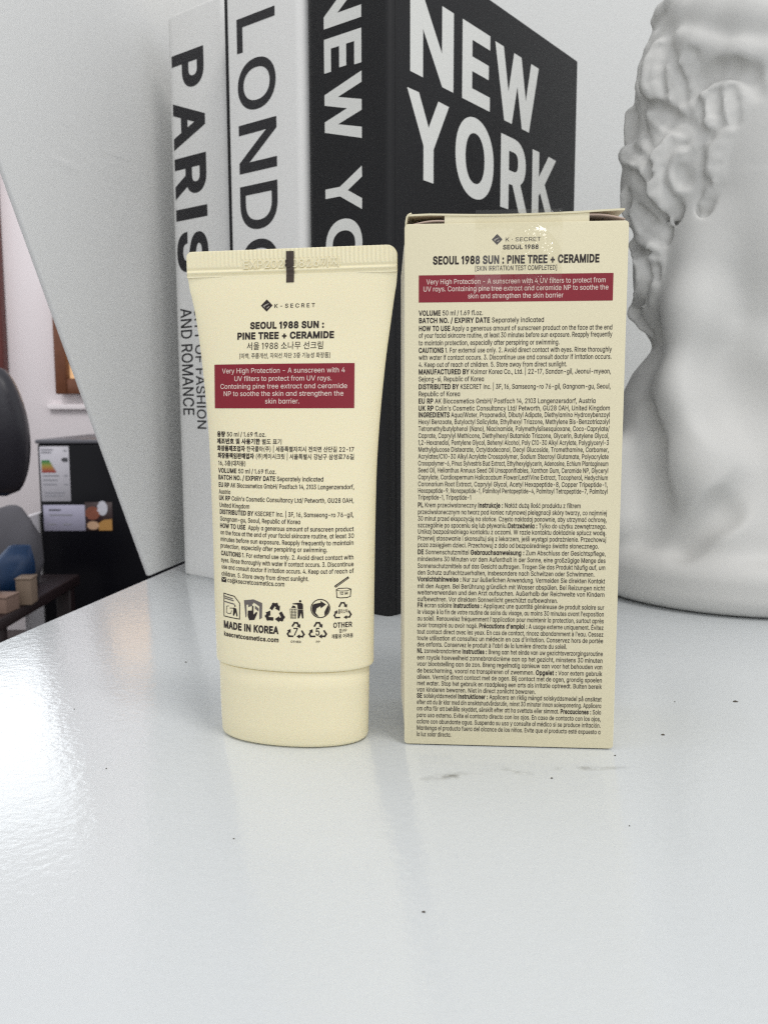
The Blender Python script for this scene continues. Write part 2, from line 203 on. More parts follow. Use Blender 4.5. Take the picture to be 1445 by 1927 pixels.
å389;160,-9,126,-5,94,5,68,22,48,45,35,73,30,108,34,138,43,161,58,179,78,193,125,211,178,220,234,227,265,235,273,243,276,255,276,257,267,297,240,322,196,331,149,322,118,301,100,274,41,291,57,322,79,346,104,364,133,375,194,384,239,379,286,360,306,343,322,320,333,290,337,251,337,0,277,0,277,52,272,52,252,25,215,1;170,45,202,49,228,59,248,74,263,93,272,115,276,138,276,190,259,182,231,176,200,171,175,168,134,159,103,139,95,124,92,105,102,72,130,52;189,404,166,407,145,416,112,447,103,467,100,490,103,512,112,532,145,563,166,572,189,575,213,572,234,563,266,532,275,512,278,490,275,467,266,447,234,416,213,407;189,447,206,450,219,460,229,473,232,490,229,506,219,519,206,529,189,532,173,529,159,519,150,506,147,490,150,473,159,460,173,450
è404;212,-8,161,-2,117,16,82,46,56,85,40,132,34,187,39,242,55,290,81,329,115,359,157,378,205,384,266,374,294,361,319,341,341,315,357,282,368,242,371,194,371,169,75,169,75,221,338,221,310,202,307,237,298,269,283,294,263,314,237,326,205,330,173,326,146,313,125,294,109,270,99,241,96,211,96,178,100,139,110,106,128,80,151,61,179,50,212,46,254,53,285,73,306,105,365,91,353,63,335,39,311,19,283,4,249,-5;180,429,114,529,182,529,230,429
é404;212,-8,161,-2,117,16,82,46,56,85,40,132,34,187,39,242,55,290,81,329,115,359,157,378,205,384,266,374,294,361,319,341,341,315,357,282,368,242,371,194,371,169,75,169,75,221,338,221,310,202,307,237,298,269,283,294,263,314,237,326,205,330,173,326,146,313,125,294,109,270,99,241,96,211,96,178,100,139,110,106,128,80,151,61,179,50,212,46,254,53,285,73,306,105,365,91,353,63,335,39,311,19,283,4,249,-5;177,429,225,529,293,529,227,429
ñ410;114,227,114,0,53,0,53,379,112,379,112,287,102,287,124,332,152,362,187,379,227,384,264,380,295,369,321,349,341,321,353,285,357,240,357,0,296,0,296,235,290,275,273,304,246,323,210,329,184,326,161,317,141,303,126,283,117,257;250,446,225,450,202,460,182,470,167,475,153,466,149,448,106,448,110,476,120,498,137,513,161,518,185,514,207,504,226,494,243,490,256,496,262,517,304,517,300,488,289,466,272,451
ó415;207,-8,159,-2,117,16,82,46,56,85,40,133,34,187,40,243,56,291,82,330,117,360,159,378,207,384,256,378,299,360,333,330,359,291,376,243,381,187,376,133,359,85,333,46,299,16,256,-2;207,46,242,51,270,66,292,89,307,117,316,151,319,187,316,224,307,258,292,287,270,310,242,325,207,330,173,325,145,310,124,287,108,258,99,224,96,187,99,151,108,117,124,89,145,66,173,51;181,429,228,529,297,529,231,429
ö415;207,-8,159,-2,117,16,82,46,56,85,40,133,34,187,40,243,56,291,82,330,117,360,159,378,207,384,256,378,299,360,333,330,359,291,376,243,381,187,376,133,359,85,333,46,299,16,256,-2;207,46,242,51,270,66,292,89,307,117,316,151,319,187,316,224,307,258,292,287,270,310,242,325,207,330,173,325,145,310,124,287,108,258,99,224,96,187,99,151,108,117,124,89,145,66,173,51;279,443,264,446,251,455,242,468,239,483,242,499,251,512,264,520,279,523,295,520,308,512,317,499,320,483,317,468,308,455,295,446;136,443,120,446,107,455,98,468,95,483,98,499,107,512,120,520,136,523,151,520,164,512,173,499,176,483,173,468,164,455,151,446
ü410;182,-5,146,-1,115,11,89,31,69,59,57,95,53,139,53,379,114,379,114,144,119,105,137,75,164,56,200,50,226,53,249,62,268,77,283,97,293,122,296,153,296,379,357,379,357,0,298,0,298,92,307,92,286,47,257,17,222,0;277,443,261,446,248,455,239,468,236,483,239,499,248,512,261,520,277,523,292,520,305,512,314,499,317,483,314,468,305,455,292,446;133,443,118,446,104,455,96,468,93,483,96,499,104,512,118,520,133,523,149,520,162,512,170,499,173,483,170,468,162,455,149,446
ą389;160,-9,126,-5,94,5,68,22,48,45,35,73,30,108,34,138,43,161,58,179,78,193,125,211,178,220,234,227,265,235,273,243,276,255,276,257,267,297,240,322,196,331,149,322,118,301,100,274,41,291,57,322,79,346,104,364,133,375,194,384,239,379,286,360,306,343,322,320,333,290,337,251,337,0,277,0,277,52,272,52,252,25,215,1;170,45,202,49,228,59,248,74,263,93,272,115,276,138,276,190,259,182,231,176,200,171,175,168,134,159,103,139,95,124,92,105,102,72,130,52;297,-145,267,-141,242,-128,224,-108,219,-79,222,-56,234,-34,276,5,337,0,297,-32,284,-48,280,-68,287,-87,308,-94,326,-91,339,-86,357,-130,332,-140
ć396;207,-8,159,-2,117,16,82,46,56,85,40,133,34,187,40,243,56,291,82,330,117,360,159,378,207,384,260,377,305,356,340,322,362,277,303,262,290,289,270,311,242,325,207,330,173,325,145,310,124,287,108,258,99,224,96,187,99,151,108,117,124,89,145,66,173,51,207,46,243,52,271,66,292,89,304,117,363,102,341,56,306,21,261,-1;181,429,228,529,297,529,231,429
ę404;212,-8,161,-2,117,16,82,46,56,85,40,132,34,187,39,242,55,290,81,329,115,359,157,378,205,384,266,374,294,361,319,341,341,315,357,282,368,242,371,194,371,169,75,169,75,221,338,221,310,202,307,237,298,269,283,294,263,314,237,326,205,330,173,326,146,313,125,294,109,270,99,241,96,211,96,178,100,139,110,106,128,80,151,61,179,50,212,46,254,53,285,73,306,105,365,91,353,63,335,39,311,19,283,4,249,-5;299,-148,268,-144,243,-131,225,-111,220,-82,223,-58,234,-33,249,-9,269,17,365,91,342,38,314,-4,290,-39,281,-70,288,-90,310,-97,327,-94,341,-88,358,-133,334,-143
ł207;151,-2,112,3,85,20,69,47,64,84,64,509,125,509,125,99,131,62,141,54,157,52,172,53,181,54,192,3,173,-1;6,225,6,280,183,382,183,328
ń410;114,227,114,0,53,0,53,379,112,379,112,287,102,287,124,332,152,362,187,379,227,384,264,380,295,369,321,349,341,321,353,285,357,240,357,0,296,0,296,235,290,275,273,304,246,323,210,329,184,326,161,317,141,303,126,283,117,257;178,429,226,529,294,529,228,429
ś365;182,-8,145,-5,112,3,84,18,62,38,45,63,36,94,94,107,105,79,124,60,150,49,181,45,217,50,244,62,262,81,268,103,265,121,254,136,237,147,212,155,149,170,104,186,72,208,53,237,47,274,51,305,65,332,87,354,115,370,149,381,187,384,223,381,254,372,279,358,299,339,324,290,268,277,258,298,243,316,219,328,187,333,156,329,131,317,114,299,109,277,112,258,124,243,172,223,229,209,275,194,306,171,325,142,331,107,326,75,312,47,290,24,260,6,223,-5;159,429,207,529,276,529,210,429
ż380;42,0,42,46,254,320,254,323,48,323,48,379,333,379,333,331,126,60,126,56,339,56,339,0;187,443,171,446,157,455,148,468,144,483,148,499,157,512,171,521,187,524,203,521,217,512,226,499,229,483,226,468,217,455,203,446
ɑ425;195,-8,151,-2,112,16,79,45,55,84,39,133,34,189,39,245,55,293,80,332,112,361,152,378,196,384,228,382,253,373,287,346,307,319,311,319,311,379,372,379,372,0,311,0,311,59,307,59,287,31,252,4,227,-5;205,47,237,51,264,65,285,86,300,115,309,150,312,189,309,229,300,263,285,291,264,312,237,325,205,330,172,325,145,312,124,290,109,262,99,228,96,189,99,151,109,117,124,88,145,66,172,51
강644;328,192,178,160,122,70,178,-20,328,-54,478,-20,534,70,478,160;328,146,436,126,476,70,436,14,328,-8,220,14,178,70,220,126;468,580,468,200,526,200,526,366,620,366,620,416,526,416,526,580;64,532,64,484,292,484,216,340,36,246,60,198,276,324,356,532
개644;376,562,376,-24,430,-24,430,276,516,276,516,-54,572,-54,572,580,516,580,516,324,430,324,430,562;60,498,60,450,248,450,194,268,36,122,68,82,254,266,306,498
구644;36,266,36,218,290,218,290,-56,348,-56,348,218,608,218,608,266,514,266,530,386,532,482,532,538,106,538,106,490,474,490,474,482,472,386,456,266
국644;94,160,94,112,480,112,480,-54,538,-54,538,160,350,160,350,276,610,276,610,322,518,322,534,424,536,502,536,550,108,550,108,502,478,502,476,422,460,322,36,322,36,276,292,276,292,160
기644;496,580,496,-54,554,-54,554,580;72,510,72,464,310,464,236,260,42,110,74,64,300,258,368,510
길644;496,580,496,256,554,256,554,580;78,548,78,500,302,500,230,370,46,290,66,242,286,350,366,548;146,-2,146,-48,576,-48,576,-2,204,-2,204,72,554,72,554,226,144,226,144,180,496,180,496,114,146,114
까644;474,580,474,-54,532,-54,532,270,626,270,626,318,532,318,532,580;52,510,52,462,170,462,134,280,32,122,78,88,194,288,224,510;246,510,246,462,344,462,312,262,212,78,260,46,372,272,398,510
나644;464,580,464,-54,522,-54,522,278,622,278,622,326,522,326,522,580;60,154,60,106,110,106,256,112,412,134,404,184,258,162,118,154,118,516,60,516
남644;128,186,128,-46,526,-46,526,186;470,140,470,2,184,2,184,140;468,578,468,220,526,220,526,386,620,386,620,434,526,434,526,578;66,318,66,268,116,268,258,274,412,296,404,346,260,324,124,318,124,546,66,546
능644;36,282,36,234,608,234,608,282;320,178,162,148,104,64,162,-22,320,-52,480,-22,538,64,480,148;320,132,436,114,478,64,436,12,320,-6,204,12,162,64,204,114;112,566,112,356,542,356,542,404,170,404,170,566
단644;468,580,468,120,526,120,526,344,620,344,620,392,526,392,526,580;64,524,64,232,114,232,278,236,408,254,402,302,278,286,122,280,122,476,344,476,344,524;132,166,132,-40,554,-40,554,8,190,8,190,166
대644;374,566,374,-22,428,-22,428,278,516,278,516,-54,572,-54,572,580,516,580,516,324,428,324,428,566;58,502,58,102,98,102,224,104,334,120,328,168,228,154,116,150,116,454,292,454,292,502
도644;108,528,108,236,292,236,292,74,36,74,36,26,610,26,610,74,350,74,350,236,542,236,542,282,166,282,166,480,536,480,536,528
동644;320,174,162,144,104,60,162,-24,320,-54,480,-24,538,60,480,144;320,128,436,110,478,60,436,10,320,-8,204,10,162,60,204,110;108,550,108,340,292,340,292,266,36,266,36,220,608,220,608,266,350,266,350,340,540,340,540,386,164,386,164,504,536,504,536,550
라644;464,580,464,-56,522,-56,522,278,626,278,626,328,522,328,522,580;60,520,60,472,288,472,288,340,60,340,60,98,112,98,272,102,414,120,408,168,272,150,118,146,118,292,346,292,346,520
량644;324,178,172,146,116,62,172,-24,324,-54,476,-24,532,62,476,146;324,132,436,114,476,62,436,10,324,-8,212,10,172,62,212,114;468,578,468,196,526,196,526,298,620,298,620,348,526,348,526,432,620,432,620,480,526,480,526,578;60,540,60,492,290,492,290,412,62,412,62,232,112,232,270,236,414,254,408,302,268,284,120,280,120,368,346,368,346,540
려644;370,262,370,214,498,214,498,-56,556,-56,556,580,498,580,498,434,374,434,374,386,498,386,498,262;56,522,56,474,276,474,276,342,58,342,58,92,106,92,246,96,386,112,380,160,116,140,116,296,334,296,334,522
로644;106,238,106,190,292,190,292,72,36,72,36,24,610,24,610,72,350,72,350,190,552,190,552,238,164,238,164,340,538,340,538,532,106,532,106,484,480,484,480,386,106,386
름644;34,252,34,206,608,206,608,252;112,148,112,-46,536,-46,536,148;478,100,478,2,168,2,168,100;108,352,108,306,548,306,548,352,166,352,166,414,536,414,536,564,108,564,108,518,478,518,478,456,108,456
림644;496,578,496,204,554,204,554,578;144,168,144,-46,554,-46,554,168;498,122,498,2,202,2,202,122;66,540,66,494,296,494,296,414,68,414,68,234,120,234,278,238,426,254,420,302,276,286,124,282,124,368,354,368,354,540
릿644;496,580,496,150,554,150,554,580;66,538,66,490,296,490,296,404,68,404,68,220,120,220,280,224,426,240,420,288,280,272,124,268,124,360,354,360,354,538;318,182,318,164,254,52,106,-8,128,-52,260,-4,348,84,436,-4,568,-52,592,-8,442,52,378,164,378,182
마644;60,516,60,106,350,106,350,516;294,470,294,154,116,154,116,470;464,580,464,-54,522,-54,522,278,626,278,626,326,522,326,522,580
매644;58,506,58,116,300,116,300,506;244,460,244,162,112,162,112,460;376,566,376,-22,432,-22,432,280,518,280,518,-54,574,-54,574,580,518,580,518,328,432,328,432,566
면644;296,476,296,274,122,274,122,476;352,420,498,420,498,332,352,332;498,578,498,468,352,468,352,524,64,524,64,228,352,228,352,284,498,284,498,116,556,116,556,578;150,158,150,-40,570,-40,570,8,208,8,208,158
무644;108,544,108,296,536,296,536,544;478,498,478,344,164,344,164,498;34,212,34,164,292,164,292,-54,348,-54,348,164,608,164,608,212
미644;70,516,70,104,362,104,362,516;306,470,306,152,128,152,128,470;496,580,496,-56,554,-56,554,580
및644;68,538,68,280,364,280,364,538;306,492,306,326,124,326,124,492;496,580,496,216,554,216,554,580;324,234,324,172,138,172,138,128,324,128,258,42,112,-8,134,-52,264,-12,352,64,440,-12,570,-52,592,-8,446,42,384,128,568,128,568,172,382,172,382,234
백644;64,538,64,242,308,242,308,538,254,538,254,438,118,438,118,538;118,392,254,392,254,290,118,290;144,160,144,112,512,112,512,-54,568,-54,568,160;378,566,378,202,432,202,432,366,514,366,514,198,568,198,568,578,514,578,514,414,432,414,432,566
번644;124,380,294,380,294,264,124,264;66,536,66,218,352,218,352,352,498,352,498,110,556,110,556,578,498,578,498,400,352,400,352,536,294,536,294,426,124,426,124,536;150,156,150,-40,570,-40,570,8,208,8,208,156
별644;124,414,294,414,294,320,124,320;498,444,498,374,352,374,352,444;66,550,66,274,352,274,352,328,498,328,498,248,556,248,556,580,498,580,498,488,352,488,352,550,294,550,294,460,124,460,124,550;150,0,150,-46,580,-46,580,0,206,0,206,68,556,68,556,218,148,218,148,172,498,172,498,112,150,112
사644;190,524,190,412,142,242,26,128,62,80,156,164,220,290,280,172,372,94,408,140,294,250,248,412,248,524;464,580,464,-54,522,-54,522,274,626,274,626,322,522,322,522,580
산644;190,540,190,462,148,330,32,246,64,198,160,262,222,360,282,272,374,214,404,260,292,340,248,460,248,540;468,580,468,112,526,112,526,336,620,336,620,386,526,386,526,580;134,156,134,-40,554,-40,554,8,192,8,192,156
삼644;128,180,128,-46,526,-46,526,180;470,132,470,2,186,2,186,132;190,546,190,484,148,352,32,268,64,222,160,286,222,384,282,296,372,240,402,286,290,364,248,486,248,546;468,580,468,208,526,208,526,374,620,374,620,422,526,422,526,580
서644;498,580,498,364,352,364,352,316,498,316,498,-56,556,-56,556,580;198,524,198,412,152,242,34,126,70,80,166,164,228,292,290,172,386,90,420,138,304,248,258,412,258,524
선644;498,578,498,430,360,430,360,382,498,382,498,106,556,106,556,578;194,540,194,462,150,328,36,242,66,196,162,260,224,360,282,270,374,210,406,256,294,338,252,460,252,540;150,158,150,-40,570,-40,570,8,208,8,208,158
성644;348,186,192,154,136,66,192,-22,348,-54,502,-22,558,66,502,154;348,140,460,120,500,66,460,12,348,-8,234,12,194,66,234,120;194,544,194,478,150,346,34,262,66,214,164,278,224,376,284,290,376,234,406,280,294,358,252,480,252,544;360,446,360,398,498,398,498,204,556,204,556,580,498,580,498,446
세644;518,580,518,-54,574,-54,574,580;388,566,388,352,284,352,284,304,388,304,388,-22,444,-22,444,566;166,520,166,398,130,240,28,126,64,82,144,162,196,276,244,170,320,96,352,140,256,252,222,400,222,520
소644;290,230,290,76,36,76,36,28,610,28,610,76,348,76,348,230;288,536,288,488,214,348,58,270,82,222,222,284,320,398,418,284,556,222,582,270,424,348,350,488,350,536
스644;36,80,36,30,610,30,610,80;288,536,288,486,216,342,58,262,84,212,222,278,320,394,416,278,554,212,580,262,424,342,350,486,350,536
시644;496,580,496,-56,554,-56,554,580;202,524,202,412,152,240,32,126,68,78,166,162,232,290,296,168,394,90,428,136,310,246,260,412,260,524
어644;204,478,278,432,306,310,278,186,204,140,130,186,102,310,130,432;498,580,498,338,360,338,312,478,204,530,90,470,46,310,90,148,204,88,314,142,360,290,498,290,498,-56,556,-56,556,580
업644;208,500,284,474,316,404,284,332,208,306,130,332,100,404,130,474;150,208,150,-46,556,-46,556,208,498,208,498,128,208,128,208,208;208,82,498,82,498,2,208,2;498,580,498,428,368,428,316,516,208,550,90,508,44,404,90,298,208,256,316,290,370,380,498,380,498,238,556,238,556,580
외644;240,488,320,460,352,388,320,318,240,290,160,318,128,388,160,460;492,580,492,-56,552,-56,552,580;46,82,240,86,456,110,452,152,268,136,268,242,370,290,410,388,362,496,240,538,118,496,70,388,110,290,210,242,210,134,38,130
용644;320,170,162,142,104,60,162,-24,320,-54,480,-24,538,60,480,142;320,126,436,108,478,60,436,10,320,-8,204,10,162,60,204,108;320,522,440,502,484,450,440,396,320,378,202,396,158,450,202,502;320,568,158,536,98,450,118,394,176,356,176,266,36,266,36,220,608,220,608,266,466,266,466,356,524,394,544,450,484,536;234,266,234,340,320,332,408,340,408,266
울644;320,572,156,544,98,462,156,380,320,352,484,380,544,462,484,544;320,528,442,510,484,462,442,414,320,396,200,414,158,462,200,510;106,-2,106,-48,552,-48,552,-2,162,-2,162,62,534,62,534,206,350,206,350,264,608,264,608,310,36,310,36,264,292,264,292,206,104,206,104,162,476,162,476,106,106,106
움644;320,568,158,536,98,448,158,360,320,330,484,360,544,448,484,536;320,522,440,502,484,448,440,394,320,376,202,394,158,448,202,502;480,116,480,2,162,2,162,116;36,282,36,234,292,234,292,162,106,162,106,-46,538,-46,538,162,350,162,350,234,608,234,608,282
의644;240,532,118,492,70,384,118,276,240,234,362,276,410,384,362,492;240,482,320,456,352,384,320,312,240,286,160,312,128,384,160,456;492,580,492,-56,552,-56,552,580;46,84,240,88,456,112,452,154,236,136,38,132
이644;496,580,496,-56,554,-56,554,580;220,530,104,470,58,310,104,148,220,88,334,148,380,310,334,470;220,478,294,432,324,310,294,186,220,140,144,186,114,310,144,432
임644;496,578,496,218,554,218,554,578;144,182,144,-46,554,-46,554,182;498,136,498,2,202,2,202,136;214,546,96,504,50,398,96,290,214,250,332,290,380,398,332,504;214,496,292,468,322,398,292,326,214,298,136,326,106,398,136,468
자644;46,514,46,466,192,466,192,386,142,226,24,114,58,68,156,152,220,276,284,160,378,82,412,128,296,236,248,386,248,466,388,466,388,514;464,580,464,-54,522,-54,522,274,626,274,626,324,522,324,522,580
장644;324,180,172,150,116,64,172,-22,324,-54,476,-22,532,64,476,150;324,134,436,116,476,64,436,12,324,-8,214,12,174,64,214,116;50,532,50,484,192,484,192,460,148,336,32,254,62,208,160,268,222,364,282,280,374,226,402,272,290,346,250,460,250,484,388,484,388,532;468,580,468,198,526,198,526,370,620,370,620,418,526,418,526,580
재644;380,566,380,-22,436,-22,436,274,518,274,518,-54,574,-54,574,580,518,580,518,324,436,324,436,566;44,504,44,456,166,456,166,408,132,234,28,120,64,76,146,156,196,270,244,168,324,98,358,142,256,250,222,408,222,456,336,456,336,504
전644;498,578,498,404,370,404,370,356,498,356,498,114,556,114,556,578;152,156,152,-40,574,-40,574,8,210,8,210,156;56,528,56,480,196,480,196,448,152,324,38,242,68,194,164,258,226,352,286,266,378,210,408,256,298,334,254,448,254,480,394,480,394,528
제644;516,580,516,-54,572,-54,572,580;390,564,390,352,286,352,286,304,390,304,390,-22,444,-22,444,564;44,504,44,458,164,458,164,400,128,234,28,116,64,72,144,154,194,272,242,164,320,86,356,130,256,242,220,400,220,458,334,458,334,504
조644;292,228,292,74,36,74,36,26,610,26,610,74,350,74,350,228;82,522,82,474,292,474,292,460,218,326,64,252,86,206,226,266,322,376,420,268,558,208,582,254,426,326,352,460,352,474,560,474,560,522
종644;320,166,162,136,104,56,162,-24,320,-54,480,-24,538,56,480,136;320,120,438,104,478,56,438,8,320,-8,204,8,162,56,204,104;36,264,36,216,608,216,608,264,350,264,350,354,292,354,292,264;88,550,88,502,284,502,214,414,66,368,88,322,230,364,320,450,412,364,554,322,576,368,428,414,358,502,556,502,556,550
주644;88,540,88,492,288,492,288,490,220,378,68,318,92,272,228,322,320,416,414,322,552,272,574,318,422,378,354,490,354,492,552,492,552,540;36,218,36,170,292,170,292,-54,348,-54,348,170,608,170,608,218
중644;320,124,436,106,478,58,436,10,320,-8,204,10,162,58,204,106;36,282,36,236,292,236,292,168,154,136,104,58,162,-24,320,-54,480,-24,538,58,488,136,350,168,350,236,608,236,608,282;88,550,88,502,284,502,214,414,68,366,88,320,230,364,320,450,412,364,554,320,576,366,428,414,358,502,556,502,556,550
지644;496,580,496,-54,554,-54,554,580;56,514,56,466,202,466,202,386,152,224,36,114,68,68,166,150,232,276,298,160,398,82,430,128,310,232,262,386,262,466,408,466,408,514
차644;188,568,188,470,46,470,46,422,190,422,190,374,144,220,28,112,62,68,156,146,218,262,278,154,368,80,400,124,290,228,246,374,246,422,386,422,386,470,246,470,246,568;464,580,464,-54,522,-54,522,270,626,270,626,320,522,320,522,580
책644;144,156,144,110,512,110,512,-54,568,-54,568,156;166,572,166,496,52,496,52,448,166,448,166,442,134,330,40,252,68,210,146,266,196,348,244,272,322,220,350,264,256,336,222,442,222,448,334,448,334,496,222,496,222,572;378,568,378,194,434,194,434,362,514,362,514,190,568,190,568,578,514,578,514,410,434,410,434,568
층644;36,258,36,210,608,210,608,258;320,156,160,130,104,52,160,-26,320,-54,480,-26,538,52,480,130;320,112,438,96,478,52,438,6,320,-10,204,6,162,52,204,96;94,518,94,470,290,470,222,386,68,344,86,298,228,334,320,408,414,334,556,298,574,344,420,386,352,470,550,470,550,518,350,518,350,580,292,580,292,518
치644;496,580,496,-54,554,-54,554,580;210,568,210,470,64,470,64,422,210,422,210,374,164,218,46,112,80,68,176,146,240,264,306,152,402,80,434,124,316,224,268,374,268,422,412,422,412,470,268,470,268,568
캡644;154,200,154,-46,568,-46,568,200,512,200,512,126,212,126,212,200;212,80,512,80,512,0,212,0;70,540,70,492,258,492,242,426,40,414,50,364,222,382,152,310,42,252,70,210,256,342,316,540;374,566,374,232,430,232,430,376,514,376,514,226,568,226,568,578,514,578,514,424,430,424,430,566
케644;518,580,518,-54,572,-54,572,580;386,562,386,330,288,330,306,416,312,504,68,504,68,456,254,456,238,358,38,344,46,294,222,310,156,206,38,118,72,78,194,172,268,282,386,282,386,-22,440,-22,440,562
콜644;102,560,102,514,478,514,478,462,88,450,96,404,476,422,464,344,522,342,534,442,536,520,536,560;268,380,268,304,36,304,36,258,606,258,606,304,326,304,326,380;106,0,106,-44,552,-44,552,0,162,0,162,60,534,60,534,204,104,204,104,160,476,160,476,102,106,102
크644;36,82,36,34,608,34,608,82;104,514,104,468,480,468,480,436,478,338,86,322,94,274,476,294,452,134,510,128,534,296,538,436,538,514
특644;34,244,34,198,608,198,608,244;98,136,98,90,474,90,474,-54,532,-54,532,136;110,562,110,304,540,304,540,350,168,350,168,412,520,412,520,458,168,458,168,516,536,516,536,562
틱644;130,162,130,114,496,114,496,-54,554,-54,554,162;496,580,496,194,554,194,554,580;72,536,72,228,122,228,294,232,430,248,424,294,294,280,130,276,130,362,356,362,356,408,130,408,130,488,372,488,372,536
판644;44,206,228,210,426,228,422,272,330,264,330,472,392,472,392,520,54,520,54,472,116,472,116,256,36,254;172,472,274,472,274,260,172,258;468,578,468,112,526,112,526,338,620,338,620,386,526,386,526,578;132,156,132,-40,554,-40,554,8,190,8,190,156
표644;86,268,86,220,194,220,194,70,36,70,36,22,610,22,610,70,446,70,446,220,554,220,554,268,456,268,456,472,556,472,556,520,86,520,86,472,184,472,184,268;252,70,252,220,388,220,388,70;242,472,400,472,400,268,242,268
품644;480,106,480,2,162,2,162,106;106,152,106,-46,538,-46,538,152,350,152,350,226,608,226,608,274,36,274,36,226,292,226,292,152;90,380,90,332,550,332,550,380,458,380,458,512,552,512,552,558,88,558,88,512,184,512,184,380;242,512,400,512,400,380,242,380
플644;36,296,36,250,608,250,608,296;90,394,90,350,550,350,550,394,458,394,458,514,552,514,552,560,88,560,88,514,184,514,184,394;242,514,400,514,400,394,242,394;106,-2,106,-48,552,-48,552,-2,162,-2,162,56,534,56,534,194,104,194,104,152,476,152,476,98,106,98
한644;224,420,114,388,72,302,114,216,224,184,332,216,374,302,332,388;224,374,292,354,320,302,292,250,224,230,154,250,128,302,154,354;468,578,468,104,526,104,526,322,620,322,620,370,526,370,526,578;194,578,194,502,36,502,36,454,410,454,410,502,252,502,252,578;132,142,132,-40,554,-40,554,8,190,8,190,142
호644;320,350,430,330,470,276,430,222,320,202,212,222,172,276,212,330;292,568,292,486,64,486,64,438,578,438,578,486,350,486,350,568;320,396,170,364,114,276,160,192,292,156,292,68,36,68,36,20,610,20,610,68,350,68,350,156,480,192,528,276,472,364
화644;228,374,296,354,322,302,296,250,228,230,160,250,134,302,160,354;228,418,120,386,80,302,112,224,198,186,198,116,28,114,36,66,224,70,432,92,428,134,258,120,258,186,344,224,378,302,336,386;464,580,464,-54,524,-54,524,262,622,262,622,310,524,310,524,580;198,578,198,502,38,502,38,456,416,456,416,502,258,502,258,578
활644;228,430,296,418,322,386,296,354,228,342,162,354,136,386,162,418;468,580,468,206,526,206,526,368,618,368,618,418,526,418,526,580;116,-6,116,-48,550,-48,550,-6,174,-6,174,50,526,50,526,176,116,176,116,136,468,136,468,86,116,86;228,470,122,448,82,386,114,330,200,304,200,264,32,262,38,220,228,224,434,244,430,282,258,266,258,304,344,330,376,386,336,448;200,584,200,530,48,530,48,490,412,490,412,530,258,530,258,584
♻1000;56,0,56,422,299,422,299,0;86,30,269,30,269,392,86,392;411,0,411,422,653,422,653,0
♷1000;56,0,56,422,299,422,299,0;86,30,269,30,269,392,86,392;411,0,411,422,653,422,653,0
♹1000;56,0,56,422,299,422,299,0;86,30,269,30,269,392,86,392;411,0,411,422,653,422,653,0
♺1000;56,0,56,422,299,422,299,0;86,30,269,30,269,392,86,392;411,0,411,422,653,422,653,0"""
